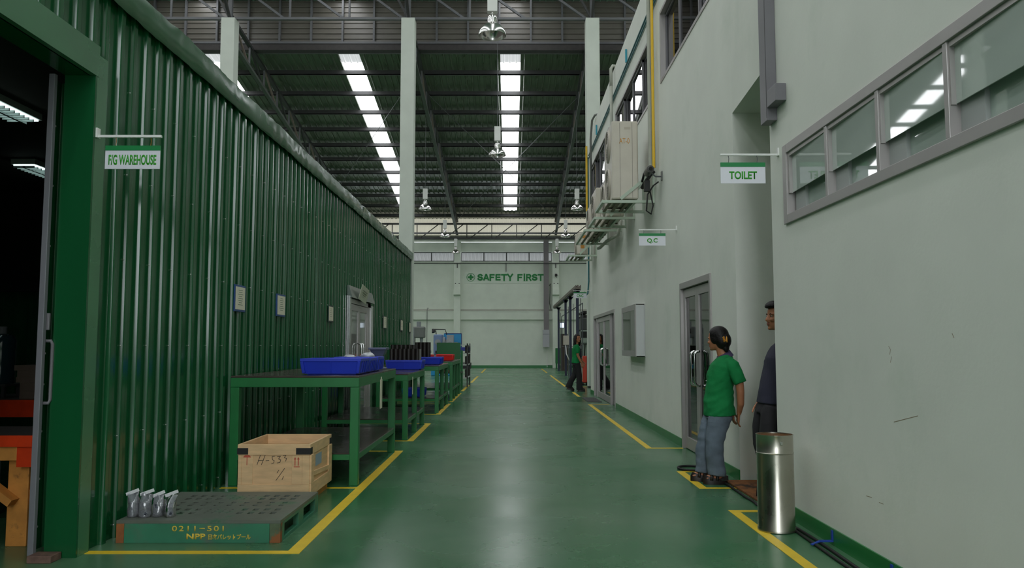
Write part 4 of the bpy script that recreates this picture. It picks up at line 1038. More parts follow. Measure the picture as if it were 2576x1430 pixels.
ac_unit('tall beige twin-fan outdoor unit lettered AT-0, nearest on the office wall', 1.63, 2.05, 12.42, 13.36, 3.661, 1.29, 2, True)
bracket('pale green bracket behind the one of the tall unit', 1.55, 14.4, 15.5, 3.72)
ac_unit('beige single-fan unit directly behind the tall twin-fan unit', 1.8, 2.12, 14.5, 15.42, 3.721, .75, 1)
bracket('long pale green bracket carrying two beige units', 1.53, 16.1, 18.3, 3.74)
ac_unit('beige unit on the near end of the long bracket', 1.79, 2.1, 16.25, 17.15, 3.741, .9, 1)
ac_unit('beige unit on the far end of the long bracket', 1.79, 2.1, 17.32, 18.22, 3.741, .76, 1)
bracket('farthest pale green bracket, at the end of the office wall', 1.55, 20.75, 21.95, 3.75)
ac_unit('farthest small beige unit with orange label, at the end of the office wall', 1.79, 2.08, 20.85, 21.7, 3.751, .6, 1)
single(MB().box(1.88, 1.98, 20.843, 20.849, 3.93, 4.02).box(1.93, 2.02, 20.843, 20.849, 4.2, 4.28), 'orange_label', mat('orange_sticker', (190, 130, 50), .6), 'orange stickers on the side of the farthest small unit', 'label')
LAG = mat('pipe_lagging', (170, 172, 160), .7, var=.1)
single(MB().tube([(2.1, 12.38, 3.85), (2.12, 12.3, 3.9), (2.2, 12.2, 4.02), (2.26, 12.2, 4.08)], .03, 10).tube([(2.1, 12.38, 3.95), (2.12, 12.3, 4.06), (2.18, 12.25, 4.05)], .02, 8), 'refrigerant_pipe', BLACK, 'black insulated pipes looping out of the tall unit to the wall', 'pipe', smooth='all')
single(MB().tube([(2.05, 18.2, 3.6), (2.0, 17.4, 3.52), (2.05, 16.6, 3.56), (2.2, 15.95, 3.6), (2.262, 15.9, 3.9)], .035, 10), 'refrigerant_pipe', LAG, 'lagged pale pipe drooping below the long bracket', 'pipe', smooth='all')
# cctv camera
t = thing('security_camera', 'small black security camera with cables beside the tall outdoor unit', 'camera', (2.28, 11.75, 3.95))
MB().box(2.285, XF - .001, 11.72, 11.8, 3.84, 3.98).build('wall_plate', mat('camera_plate', (120, 122, 120), .4), t, bevel=.006)
MB().tube([(2.285, 11.76, 3.9), (2.2, 11.76, 3.9), (2.14, 11.76, 3.95)], .012, 8).build('arm', STEEL, t)
MB().cyl((2.1, 11.92, 3.985), (2.1, 11.62, 3.985), .055, n=20).cyl((2.1, 11.62, 3.985), (2.1, 11.61, 3.985), .05, .035, n=20).build('housing', mat('camera_housing', (70, 68, 66), .4), t, smooth=True)
MB().cyl((2.1, 11.609, 3.985), (2.1, 11.6, 3.985), .028, n=16).build('lens', mat('lens_black', (12, 12, 14), .08), t)
MB().tube([(2.12, 11.9, 3.94), (2.14, 12.0, 3.8), (2.2, 12.0, 3.5), (2.15, 11.9, 3.35), (2.08, 11.9, 3.4), (2.1, 11.9, 3.65), (2.2, 11.95, 3.8), (2.28, 11.95, 3.86)], .012, 6).build('cable', BLACK, t, smooth='all')
MB().box(2.05, 2.13, 11.85, 11.95, 3.7, 3.86).build('junction_box', BLACK, t)
# pipes on the office wall
single(MB().cyl((XF - .07, 12.05, 7.3), (XF - .07, 12.05, 4.1), .023, n=12), 'conduit', YPIPE, 'yellow pipe running down the office wall by the tall outdoor unit', 'pipe', smooth=True)
single(MB().cyl((XF - .085, 12.26, 7.3), (XF - .085, 12.26, 4.16), .032, n=12), 'conduit', LAG, 'pale grey lagged pipe beside the yellow pipe', 'pipe', smooth=True)
single(MB().cyl((XF - .09, Y_END - .15, 5.2), (XF - .09, Y_END - .15, 7.1), .03, n=10), 'conduit', YPIPE, 'yellow pipe at the far corner of the office wall', 'pipe', smooth=True)
t = thing('water_pipe', 'pair of teal pipes along the top of the office wall', 'pipe', (XF - .04, 17, 6.8))
for z in (6.76, 6.84): MB().cyl((XF - .022, 8.5, z), (XF - .022, Y_END - .1, z), .016, n=8).build('pipe_run', TEAL, t, smooth=True)
for y in (15.0, 20.3): MB().cyl((XF - .035, y, 6.86), (XF - .035, y, 7.12), .022, n=8).build('stub', mat('bright_teal', (50, 150, 170), .4), t, smooth=True)
MB().tube([(XF - .035, Y_END - .05, 6.8), (XF - .03, Y_END + .05, 6.6), (XF - .03, Y_END + .06, 3.2), (XF - .06, Y_END + .06, 2.85), (XF - .14, Y_END + .06, 2.76)], .022, 8).build('drop_pipe', TEAL, t, smooth='all')
single(MB().tube([(XF - .085, 16.9, 7.0), (XF - .085, 16.92, 7.42), (XF - .04, 16.95, 7.5), (XF + .08, 17, 7.5)], .035, 8).cyl((XF - .085, 16.9, 7.02), (XF - .085, 16.9, 4.75), .035, n=10), 'refrigerant_pipe', LAG, 'lagged pipe hooking over the parapet down to the long bracket', 'pipe', smooth='all')
single(MB().tube([(XF - .085, 21.3, 4.36), (XF - .085, 21.3, 7.0), (XF - .085, 20.9, 7.42), (XF - .03, 20.7, 7.5), (XF + .1, 20.5, 7.5)], .03, 8), 'refrigerant_pipe', mat('grey_lagging', (120, 122, 118), .7), 'dark grey pipe hooking over the parapet at the far end', 'pipe', smooth='all')
# grey cable trunking on the near wall
t = thing('cable_trunking', 'grey square cable trunking coming down beside the recess with a side box', 'trunking', (2.17, 6.45, 3.2))
MB().box(XN - .085, XN - .001, 6.36, 6.53, 3.2, 7.45).build('duct', GREY, t, bevel=.004)
MB().box(XN - .086, XN - .001, 6.14, 6.359, 3.3, 3.44).build('side_box', GREY, t, bevel=.004)
MB().box(XN - .0875, XN - .086, 6.36, 6.37, 3.22, 7.4).build('seam', mat('dark_seam', (70, 68, 70), .5), t)

# ---- high bay lamps
def lamp(x, y, label, hang, lz):
    t = thing('high_bay_lamp', label, 'lamp', (x, y, lz), 'high bay lamps')
    MB().lathe([(.25, 0), (.247, .035), (.228, .085), (.19, .14), (.14, .19), (.09, .225), (.088, .22), (.136, .183), (.185, .133), (.222, .08), (.241, .033), (.244, .0), (.25, 0)], (x, y, lz), 48, False).build('reflector', SPUN, t, smooth=True)
    MB().lathe([(.086, .215), (.086, .31), (.074, .35), (.05, .385), (.036, .4), (.036, .44)], (x, y, lz), 28).build('lamp_neck', SPUN, t, smooth=True)
    MB().ell((x, y, lz + .13), (.05, .05, .09), 14, 10).build('bulb', mat('lamp_bulb', (214, 206, 196), .15, spec=.7), t, smooth='all')
    MB().box(x - .09, x + .09, y - .07, y + .07, lz + .43, lz + .86).build('gear_box', WHITE, t, bevel=.006)
    MB().cyl((x, y, lz + .86), (x, y, hang), .008, n=6).build('suspension_wire', STEEL, t)
lamp(-.32, 13.85, 'nearest high bay lamp with spun aluminium reflector, hanging top centre', zh(13.85) - .05, 6.93)
lamp(-.37, 22.75, 'second high bay lamp from the camera, in front of the middle skylight strip', zh(22.75) - .05, 6.9)
lamp(-3.46, 31.8, 'third-row high bay lamp hanging from the left roof truss', zr(31.8) - 1.15, 6.87)
lamp(2.73, 31.8, 'third-row high bay lamp hanging from the right roof truss', zr(31.8) - 1.15, 6.87)
lamp(-3.28, 39.4, 'fourth-row high bay lamp hanging from the left roof truss', zr(39.4) - 1.15, 6.8)
lamp(2.8, 39.4, 'fourth-row high bay lamp hanging from the right roof truss', zr(39.4) - 1.15, 6.8)
lamp(-3.2, 46.2, 'farthest high bay lamp, before the left back wall column', zr(46.2) - .5, 6.77)
lamp(2.77, 46.2, 'farthest high bay lamp, before the right back wall column', zr(46.2) - .5, 6.77)

# ---- fittings on the back wall
t = thing('cable_duct', 'grey vertical cable duct on the back wall ending in an electric panel', 'duct', (SX(1374), YB - .2, 2.3))
MB().box(SX(1367.5), SX(1380), YB - .36, YB - .17, 2.3, 7.74).build('duct', mat('duct_grey', (122, 116, 118), .5), t)
MB().box(SX(1365), SX(1381), YB - .5, YB - .13, 1.25, 2.3).build('panel_box', mat('panel_grey', (176, 176, 182), .4), t, bevel=.01)
m = MB().box(SX(1364.9), SX(1381), YB - .505, YB - .5, 2.02, 2.035)
m.build('panel_seam', DSTEEL, t)
single(MB().bar((SX(1376), YB - .02, .05), (SX(1376), YB - .02, 1.05), .035).bar((SX(1376), YB - .05, .2), (SX(1388), YB - .05, .2), .035), 'white_conduit', WHITE, 'white conduit below the electric panel along the skirting', 'conduit')
single(MB().bar((-21, YB - .15, 3.5), (12, YB - .15, 3.5), .035), 'conduit', mat('brown_conduit', (110, 96, 84), .6), 'thin brown conduit running along the back wall ledge', 'conduit')
single(MB().bar((-21, YB - .385, 6.33), (12, YB - .385, 6.33), .04), 'conduit', DSTEEL, 'thin dark conduit under the clerestory on the back wall', 'conduit')
single(MB().tube([(SX(1075), YB - .16, .0), (SX(1075), YB - .16, 3.4), (SX(1076), YB - .22, 3.62), (SX(1080), YB - .2, 3.6)], .015, 6), 'conduit', STEEL, 'dark cable climbing the back wall behind the lathe', 'conduit', smooth='all')
single(MB().bar((SX(1273), YB - .06, 6.42), (SX(1273), YB - .06, 5.85), .04), 'drop_bracket', DSTEEL, 'short dark rod above the safety lettering', 'bracket')
for x, s in ((-3.2, 'left'), (2.77, 'right')):
    single(MB().bar((x, YB - .38, 6.3), (x, YB - .38, 6.05), .05), 'drop_bracket', DSTEEL, 'short dark rod on the %s back wall column' % s, 'bracket')
    for d in (-.1, .12): single(MB().ell((x + d, YB - .36, 5.1), (.03, .02, .03), 8, 6), 'anchor_bolt', DSTEEL, 'dark anchor bolts on the %s back wall column' % s, 'bolt', 'anchor bolts on the %s back column' % s)
t = thing('wall_speaker', 'small dark wall fixture with bracket on the right back wall column', 'fixture', (2.77, YB - .4, 5.55))
MB().box(2.72, 2.86, YB - .5, YB - .36, 5.55, 5.68).build('fixture_body', BLACK, t, bevel=.01)
MB().tube([(2.77, YB - .38, 5.55), (2.8, YB - .42, 5.45)], .02).build('bracket_arm', BLACK, t)
single(MB().tube([(SX(1381.5), YB - .3, 4.95), (SX(1384), YB - .3, 5.1), (SX(1383), YB - .3, 4.5), (SX(1382), YB - .28, 3.9), (SX(1386), YB - .2, 3.53)], .018, 6), 'loose_cable', DSTEEL, 'black cable looping beside the grey duct', 'cable', smooth='all')
t = thing('green_cabinet', 'green steel cabinet board standing against the back wall behind the blue posts', 'cabinet', (2.95, 46.6, 0))
MB().box(2.68, 3.9, 46.3, 46.9, .3, 1.2).build('cabinet_body', mat('cabinet_green', (36, 116, 58), .5), t, bevel=.01)
for x in (2.7, 3.8):
    for y in (46.32, 46.82): MB().box(x, x + .06, y, y + .06, 0, .3).build('leg', BENCH, t)
t = thing('wall_monitor', 'small glowing blue-white monitor on an arm behind the blue posts', 'monitor', (2.98, 44.9, 2.25))
MB().box(2.82, 3.1, 44.9, 44.97, 2.34, 2.66).build('monitor_case', mat('monitor_case', (40, 60, 120), .4), t, bevel=.01)
MB().box(2.845, 3.07, 44.892, 44.899, 2.37, 2.63).build('screen', mat('screen_glow', (226, 240, 255), .3, emit=1.3), t)
MB().bar((2.96, 44.94, 2.3), (2.96, 44.94, 0), .04).build('stand', STEEL, t)

# ---- blue posts and cable tray
def post(x, y, h, label):
    t = thing('steel_post', label, 'post', (x, y, 0), 'blue steel posts of the cable tray')
    MB().box(x - .05, x + .05, y - .05, y + .05, .012, h).build('shaft', NAVY, t)
    MB().box(x - .1, x + .1, y - .1, y + .1, 0, .012).build('base_plate', NAVY, t)
    MB().prism([(x - .06, h - .12), (x + .06, h - .12), (x + .14, h), (x - .14, h)], 'y', y - .05, y + .05).build('head', NAVY, t)
    MB().cyl((x + .12, y, .02), (x + .12, y, h - .3), .015, n=6).build('pipe_riser', STEEL, t)
post(2.6, 42.3, 3.4, 'navy blue post farthest back, beside the grey duct')
post(2.5, 35.5, 3.4, 'navy blue post second from the back, under the cable tray')
post(2.53, 33.1, 3.4, 'navy blue post second from the front, under the cable tray')
post(2.47, 28.9, 3.4, 'navy blue post nearest, below the CNC sign')
single(MB().bar((2.5, 28.8, 3.45), (2.5, 44, 3.45), .16, .09).bar((2.41, 28.8, 3.5), (2.41, 44, 3.5), .02, .12).bar((2.59, 28.8, 3.5), (2.59, 44, 3.5), .02, .12).tube([(2.48, 28.8, 3.53), (2.53, 33, 3.56), (2.47, 38, 3.54), (2.5, 44, 3.54)], .04, 6), 'cable_tray', mat('tray_brown_grey', (112, 104, 96), .6, var=.2, vscale=3), 'brown-grey cable tray sloping back over the blue posts', 'cable tray')
single(MB().bar((2.66, 28.9, 2.9), (2.76, 42.2, 2.9), .03).bar((2.66, 28.9, 1.3), (2.76, 42.2, 1.3), .03).bar((2.66, 28.93, 0), (2.66, 28.93, 2.9), .03).bar((2.76, 42.2, 0), (2.76, 42.2, 2.9), .03), 'air_pipe', mat('air_pipe_dark', (70, 74, 80), .5), 'thin air pipes tying the blue posts together', 'pipe')
t = thing('control_box', 'beige control box with white hose on the second blue post from the back', 'box', (2.38, 34.2, 1.4))
MB().box(2.3, 2.6, 34.05, 34.2, 1.38, 1.78).build('box_body', BEIGE, t, bevel=.01)
MB().bar((2.52, 34.16, 0), (2.52, 34.16, 1.38), .04).build('stand', STEEL, t)
MB().tube([(2.4, 34.1, 1.38), (2.42, 34.0, 1.0), (2.55, 33.9, .7)], .025, 6).build('hose', WHITE, t, smooth='all')
single(MB().box(2.72, 3.1, 42.5, 42.8, 0, 1.98), 'valve_box', mat('brown_box', (84, 70, 60), .6), 'brown box seen between the two farthest blue posts', 'box')

# ---- machining centre behind the office corner
t = thing('machining_centre', 'pale grey machining centre with dark window behind the office corner', 'machine', (4.2, 32, 0))
MG = mat('machine_light_green_grey', (150, 162, 152), .45, var=.05)
MB().box(2.85, 5.5, 31, 34, 0, 1.95).build('machine_body', MG, t, bevel=.05)
MB().box(2.8, 5.2, 31.1, 33.6, 1.951, 2.45).build('upper_housing', mat('machine_dark_panel', (66, 70, 68), .5), t, bevel=.04)
MB().box(2.84, 2.85, 31.3, 33.4, .9, 1.9).build('window_panel', mat('dark_machine_window', (30, 34, 34), .1), t)
MB().box(2.75, 3.05, 30.8, 31.0, 1.45, 1.95).build('control_panel', MG, t, bevel=.02)
MB().box(2.78, 3.02, 30.79, 30.8, 1.65, 1.9).build('control_screen', mat('dark_machine_window', (30, 34, 34), .1), t)
for z in (2.46, 2.62): MB().box(2.9, 3.1, 31.15, 33.5, z, z + .1).build('cable_chain', BLACK, t)
t = thing('hand_truck', 'orange red hand pallet truck standing behind the woman by the office corner', 'truck', (2.6, 27.2, 0))
MB().box(2.48, 2.62, 27.0, 27.2, .1, 1.0).build('mast', mat('truck_red', (196, 60, 36), .4), t, bevel=.02)
MB().box(2.45, 2.75, 27.25, 28.2, .06, .13).build('fork', MATS['truck_red'], t)
for x in (2.48, 2.62): MB().cyl((x - .03, 27.1, .06), (x + .03, 27.1, .06), .06, n=14).build('wheel', BLACK, t)
MB().tube([(2.55, 27.1, 1.0), (2.55, 26.9, 1.35), (2.5, 26.88, 1.4), (2.6, 26.88, 1.4)], .02).build('handle', BLACK, t)
t = thing('pedestal_fan', 'slim green and pale stand with box head beside the office corner', 'stand', (2.66, 25.6, 0))
MB().box(2.6, 2.72, 25.5, 25.6, 1.2, 1.55).build('head_box', MG, t, bevel=.02)
MB().box(2.63, 2.69, 25.52, 25.58, .05, 1.2).build('pole', mat('cabinet_green', (36, 116, 58), .5), t)
MB().box(2.5, 2.8, 25.4, 25.7, 0, .05).build('base', BLACK, t)

# ---- mats, cables and ties
single(MB().box(1.86, 2.2, 19.0, 20.6, 0, .012), 'door_mat', MATG, 'grey door mat in front of the farther glazed door', 'mat', bevel=.004)
m = MB().box(2.14, 2.85, 6.95, 7.95, .0, .022)
single(m, 'door_mat', COIR, 'brown coir door mat at the toilet recess', 'mat', bevel=.006)
def cable(pts, r, label, **k):
    single(MB().tube(pts, r, 8), 'floor_cable', BLACK, label, 'cable', smooth='all', **k)
P = []
for i in range(30):
    y = 3.0 + 5.2 * i / 29; P.append((2.135 - .012 * math.sin(y * 3.1) - (.035 if y < 7 else .05), y, .012))
cable(P, .011, 'black cable lying along the right skirting, the one closer to the wall')
P = []
for i in range(30):
    y = 3.6 + 3.2 * i / 29; P.append((2.06 + .014 * math.sin(y * 2.3) + .02 * (y > 6.3), y, .011))
cable(P, .01, 'black cable lying beside the wall cable, the one farther from the wall')
P = [(1.98 + .14 * math.cos(a), 8.75 + .16 * math.sin(a), .014) for a in [i * PI / 10 for i in range(19)]]
cable([(2.26, 8.4, .014), (2.15, 8.5, .014)] + P[::-1][3:] , .013, 'black cable loop on the floor beside the nearer glazed door')
BTAPE = mat('blue_tape', (24, 66, 160), .5)
for y, l in ((5.46, 'blue tape tie holding the cables by the stainless bin'), (4.62, 'blue tape tie holding the cables nearest the camera')):
    t = thing('cable_tie', l, 'cable tie', (2.15, y, 0), 'blue ties on the cables')
    MB().box(2.1, 2.187, y - .012, y + .012, .024, .034).build('tie_band', BTAPE, t)
    MB().box(2.18, 2.187, y - .012, y + .014, .034, .1).build('tie_tail', BTAPE, t)
    MB().bar((2.1, y, .029), (2.03, y - .03, .012), .02, .006).build('tie_end', BTAPE, t)

# ---- sliding door leaf and the things inside the warehouse
t = thing('sliding_door', 'green corrugated sliding door leaf with grey edge frame and pull handle, slid behind the jamb', 'sliding door', (-3.06, 5.6, .03))
LX = -3.02
corr(wp, 5.12, 8.0, .05, 3.12, lambda u, v, h: (LX - .012 + h, u, v)).build('leaf_sheet', SHEET, t)
MB().box(LX - .018, LX + .02, 5.085, 5.12, .03, 3.14).build('edge_frame', mat('door_edge_grey', (122, 122, 128), .45), t, bevel=.003)
MB().tube([(LX + .005, 5.13, .98), (LX + .045, 5.135, .98), (LX + .05, 5.145, 1.0), (LX + .05, 5.145, 1.36), (LX + .045, 5.135, 1.38), (LX + .005, 5.13, 1.38)], .011, 8).build('pull_handle', GREY, t, smooth='all')
MB().box(LX + .0, LX + .035, 5.121, 5.14, 1.45, 1.56).build('latch', GREY, t, bevel=.004)
m = MB()
for z in (.2, .5, .8, 1.1, 1.3, 1.5, 2.0, 2.4, 2.8): m.cyl((LX + .0, 5.135, z), (LX + .012, 5.135, z), .007, n=6)
m.build('edge_screw', MATS['screw_head'], t)
MB().box(LX + .02, LX + .17, 5.02, 5.14, 0, .045).build('floor_guide', mat('rusty_guide', (110, 84, 74), .6, var=.3, vscale=20), t, bevel=.004)
def cab_light(x0, x1, y0, y1, label):
    t = thing('fluorescent_light', label, 'ceiling light', ((x0 + x1) / 2, (y0 + y1) / 2, 3.42))
    MB().box(x0 - .02, x1 + .02, y0 - .02, y1 + .02, 3.44, 3.5).build('housing', WHITE, t)
    MB().box(x0, x1, y0, y1, 3.425, 3.439).build('diffuser', mat('tube_light', (214, 240, 236), .4, emit=2.2), t)
    m = MB(); n = int((y1 - y0) / .07)
    for i in range(n): m.box(x0, x1, y0 + i * .07, y0 + i * .07 + .012, 3.4, 3.424)
    m.box((x0 + x1) / 2 - .012, (x0 + x1) / 2 + .012, y0, y1, 3.4, 3.424)
    m.build('louvre', mat('light_louvre', (150, 160, 158), .4), t)
cab_light(-4.62, -4.38, 6.0, 7.2, 'nearer louvred fluorescent ceiling light inside the warehouse')
cab_light(-5.74, -5.5, 9.0, 10.2, 'farther louvred fluorescent ceiling light inside the warehouse')
# near timber stool with dark top
t = thing('timber_stand', 'rough timber stand with braces and orange red edged dark top, inside the warehouse door', 'stand', (-3.4, 5.6, 0))
MB().box(-4.1, -3.14, 5.36, 6.0, .72, .745).build('top', mat('stand_dark_top', (66, 56, 52), .5, var=.2), t)
MB().box(-4.1, -3.13, 5.34, 5.36, .675, .75).box(-3.14, -3.12, 5.36, 5.9, .675, .75).build('red_edge', ORANGE, t)
MB().box(-3.3, -3.14, 5.36, 5.42, .54, .72).build('red_block', ORANGE, t)
MB().box(-4.05, -3.305, 5.37, 5.43, .58, .72).build('rail', TIMBER, t, bevel=.004)
MB().box(-3.40, -3.26, 5.44, 5.54, 0, .72).build('leg', TIMBER, t, bevel=.005)
MB().box(-4.05, -3.95, 5.44, 5.54, 0, .72).build('leg', TIMBER, t, bevel=.005)
MB().bar((-3.78, 5.40, .62), (-3.33, 5.40, .3), .05, .09, up=(0, 1, 0)).build('brace', TIMBER, t)
MB().bar((-3.12, 5.45, .58), (-3.27, 5.5, .3), .05, .07, up=(0, 1, 0)).build('brace', TIMBER, t)
# second table, farther
t = thing('timber_table', 'timber table with bright orange red edge, farther inside the warehouse', 'table', (-4.6, 7.6, 0))
MB().box(-6.2, -3.8, 7.3, 8.3, .8, .85).build('top', MATS['stand_dark_top'], t)
MB().box(-6.2, -3.8, 7.26, 7.3, .7, .855).build('red_edge', ORANGE, t)
for x in (-6.1, -3.98):
    for y in (7.32, 8.2): MB().box(x, x + .08, y, y + .08, 0, .8).build('leg', TIMBER, t)
t = thing('steel_table', 'pale grey steel frame table between the two timber tables in the warehouse', 'table', (-4.3, 6.6, 0))
PG = mat('pale_grey_frame', (120, 124, 124), .5)
MB().box(-5.2, -3.55, 6.35, 7.0, .58, .62).build('top', mat('table_green_grey', (84, 100, 84), .5), t)
for x in (-5.1, -4.13):
    for y in (6.38, 6.9): MB().box(x, x + .05, y, y + .05, 0, .58).build('leg', PG, t)
MB().box(-5.05, -4.135, 6.39, 6.42, .2, .24).build('stretcher', PG, t)
# water bottle on a stand, paper stack
t = thing('water_bottle', 'large dark teal water bottle on the far red-edged table', 'bottle', (-4.97, 7.75, .98))
BG = mat('teal_bottle', (36, 62, 70), .12, spec=.8)
MB().lathe([(.12, .98), (.13, 1.0), (.13, 1.13), (.125, 1.15), (.13, 1.17), (.13, 1.28), (.125, 1.3), (.13, 1.32), (.13, 1.4), (.1, 1.45), (.04, 1.465), (.035, 1.47)], (-4.97, 7.75, 0), 32).build('bottle_body', BG, t, smooth=True)
MB().lathe([(.042, 1.465), (.042, 1.53), (.036, 1.535)], (-4.97, 7.75, 0), 20).build('cap', mat('pale_cap', (120, 120, 124), .5), t, smooth=True)
t = thing('bottle_stand', 'small dark steel stand under the water bottle', 'stand', (-4.97, 7.75, .85))
MB().box(-5.12, -4.82, 7.6, 7.9, .96, .979).build('top', DSTEEL, t)
for x in (-5.1, -4.87):
    for y in (7.62, 7.85): MB().box(x, x + .03, y, y + .03, .851, .96).build('leg', DSTEEL, t)
CARD = mat('stacked_card', (112, 96, 84), .85, var=.1)
zz = .851
for k in range(5):
    hh = (.07, .08, .05, .06, .05)[k]; dx = (0, .0, -.04, -.03, -.06)[k]
    single(MB().box(-4.62 + dx, -4.22, 7.5, 7.9, zz, zz + hh), 'carton_bundle', CARD, 'bundle of flattened cartons, %s from the table up' % ORD[k], 'carton', 'stacked carton bundles'); zz += hh + .001
single(MB().cyl((-4.42, 10.5, 1.2), (-4.42, 10.5, 3.5), .008, n=6), 'hanging_wire', WHITE, 'thin white wire hanging on the warehouse back wall', 'wire')
#PART5
# ================================================================== PEOPLE
def remeshed(mb, voxel, smooth=2):
    """one continuous surface out of overlapping closed pieces"""
    bmesh.ops.recalc_face_normals(mb.bm, faces=mb.bm.faces)
    me = bpy.data.meshes.new('tmp'); mb.bm.to_mesh(me); mb.bm.free()
    o = bpy.data.objects.new('tmp', me); COL.objects.link(o)
    r = o.modifiers.new('r', 'REMESH'); r.mode = 'VOXEL'; r.voxel_size = voxel; r.use_smooth_shade = True
    if smooth:
        s = o.modifiers.new('s', 'SMOOTH'); s.factor = .5; s.iterations = smooth
    bpy.context.view_layer.update(); dg = bpy.context.evaluated_depsgraph_get()
    m2 = bpy.data.meshes.new_from_object(o.evaluated_get(dg))
    bpy.data.objects.remove(o); bpy.data.meshes.remove(me)
    out = MB(); out.bm.from_mesh(m2); bpy.data.meshes.remove(m2)
    return out
def limb(m, pts, n=18):
    """pts: (x, y, z, r) joints, or (x, y, z, rx, ry)"""
    V = [Vector(p[:3]) for p in pts]; rs = []
    prev = None
    for i, p in enumerate(pts):
        d = (V[min(i + 1, len(V) - 1)] - V[max(i - 1, 0)]).normalized()
        u = Vector((1, 0, 0)) if abs(d.x) < .9 else Vector((0, 0, 1))
        if prev is not None: u = prev
        a = (u - d * u.dot(d)).normalized(); b = d.cross(a); prev = a
        rx = p[3]; ry = p[4] if len(p) > 4 else p[3]
        rs.append([V[i] + a * rx * math.cos(t) + b * ry * math.sin(t) for t in [2 * PI * k / n for k in range(n)]])
    m.rings(rs, True)
    m.ell(V[0], (pts[0][3] * .97,) * 3, 12, 8); m.ell(V[-1], (pts[-1][3] * .97,) * 3, 12, 8)
    return m
def hand_into(m, wrist, d, palm_n, side, curl=.35, L=.175):
    """palm, four unequal bent fingers and a thumb leaving the side of the palm. d: pointing along the hand, palm_n: palm side, side: thumb side"""
    w_ = Vector(wrist); d = Vector(d).normalized(); pn = Vector(palm_n); pn = (pn - d * pn.dot(d)).normalized(); sd = Vector(side); sd = (sd - d * sd.dot(d) - pn * sd.dot(pn)).normalized()
    k = L / .18
    for q in (-.024, -.008, .008, .024):
        a = w_ + sd * q * k * .8; b = w_ + d * .09 * k + sd * q * k * 1.12
        m.cyl(a, b, .0125 * k, .0125 * k, 10); m.ell(a, (.014 * k,) * 3, 8, 6); m.ell(b, (.0125 * k,) * 3, 8, 6)
    for q, l in ((.029, .07), (.0098, .078), (-.0098, .073), (-.029, .057)):
        p = w_ + d * .086 * k + sd * q * k; ang = curl * .6
        for s, seg in enumerate((.42, .32, .26)):
            dd = (d * math.cos(ang) + pn * math.sin(ang)).normalized()
            e = p + dd * l * seg * k
            m.cyl(p, e, (.0092 - .0006 * s) * k, (.0088 - .0008 * s) * k, 10); m.ell(e, ((.0088 - .0008 * s) * k,) * 3, 8, 6); p = e; ang += curl
    p = w_ + d * .025 * k + sd * .026 * k; dd = (d * .72 + sd * .62 + pn * .3).normalized()
    for s, l in enumerate((.04, .033, .026)):
        e = p + dd * l * k; m.cyl(p, e, (.0115 - .001 * s) * k, (.0108 - .001 * s) * k, 10); m.ell(e, ((.0108 - .001 * s) * k,) * 3, 8, 6); p = e
        dd = (dd + d * .35 + pn * .1).normalized()
def head_into(m, H, fem=False):
    """H: matrix placing the chin-base frame (x forward, z up) in body space"""
    h = MB()
    secs = [(.0, .055, .024, .026), (.012, .04, .05, .042), (.035, .022, .074, .055), (.065, .008, .088, .064), (.1, .0, .094, .069), (.135, -.003, .098, .0735), (.165, -.006, .099, .075), (.19, -.01, .09, .069), (.21, -.014, .07, .054), (.222, -.016, .04, .032), (.226, -.016, .012, .01)]
    h.rings([[(xc + rx * math.cos(t), ry * math.sin(t), z) for t in [2 * PI * i / 24 for i in range(24)]] for z, xc, rx, ry in secs])
    h.loft([((.082, 0, .118), .014, .009), ((.098, 0, .1), .015, .012), ((.106, 0, .082), .017, .016), ((.094, 0, .07), .012, .013)], 12)      # nose
    h.ell((.09, .0, .052), (.014, .024, .0065)); h.ell((.089, 0, .041), (.013, .021, .007))                                                    # lips
    h.ell((.08, 0, .012), (.02, .02, .014))                                                                                                     # chin
    for s in (-1, 1):
        h.ell((.076, s * .036, .083), (.024, .02, .018))                                                                                        # cheeks
        h.ell((.078, s * .034, .129), (.017, .024, .008))                                                                                       # brows
        h.ell((-.006, s * .074, .1), (.02, .01, .032), R=Matrix.Rotation(.25, 3, 'Y')); h.ell((-.008, s * .079, .102), (.013, .007, .024))      # ears
    h.xform(H)
    for f in [h]:
        off_ = len(m.bm.verts); me = bpy.data.meshes.new('h'); f.bm.to_mesh(me); f.bm.free(); m.bm.from_mesh(me); bpy.data.meshes.remove(me)
def face_parts(body, H, brow=True):
    for s in (-1, 1):
        e = MB().ell((.0815, s * .032, .1125), (.0105, .0135, .0048), 16, 10).xform(H).build('eye', EYEW, body, smooth='all')
        MB().ell((.0895, s * .032, .1125), (.0035, .0056, .0046), 12, 8).xform(H).build('iris', EYED, e, smooth='all')
        MB().tube([(.09, s * .016, .1285), (.0925, s * .034, .1325), (.081, s * .052, .1285)], .0036, 6).xform(H).build('eyebrow', HAIR, body, smooth='all')
    MB().ell((.0985, 0, .0515), (.007, .021, .005), 14, 8).ell((.0965, 0, .0415), (.0075, .018, .0055), 14, 8).xform(H).build('lips', LIPM, body, smooth='all')
def transform_tree(t, loc, rz):
    t.location = loc; t.rotation_euler = (0, 0, rz); OFF[t.name] = Vector(loc)
HT = lambda x, y, z, yaw=0, pitch=0: Matrix.Translation((x, y, z)) @ Matrix.Rotation(yaw, 4, 'Z') @ Matrix.Rotation(pitch, 4, 'Y')
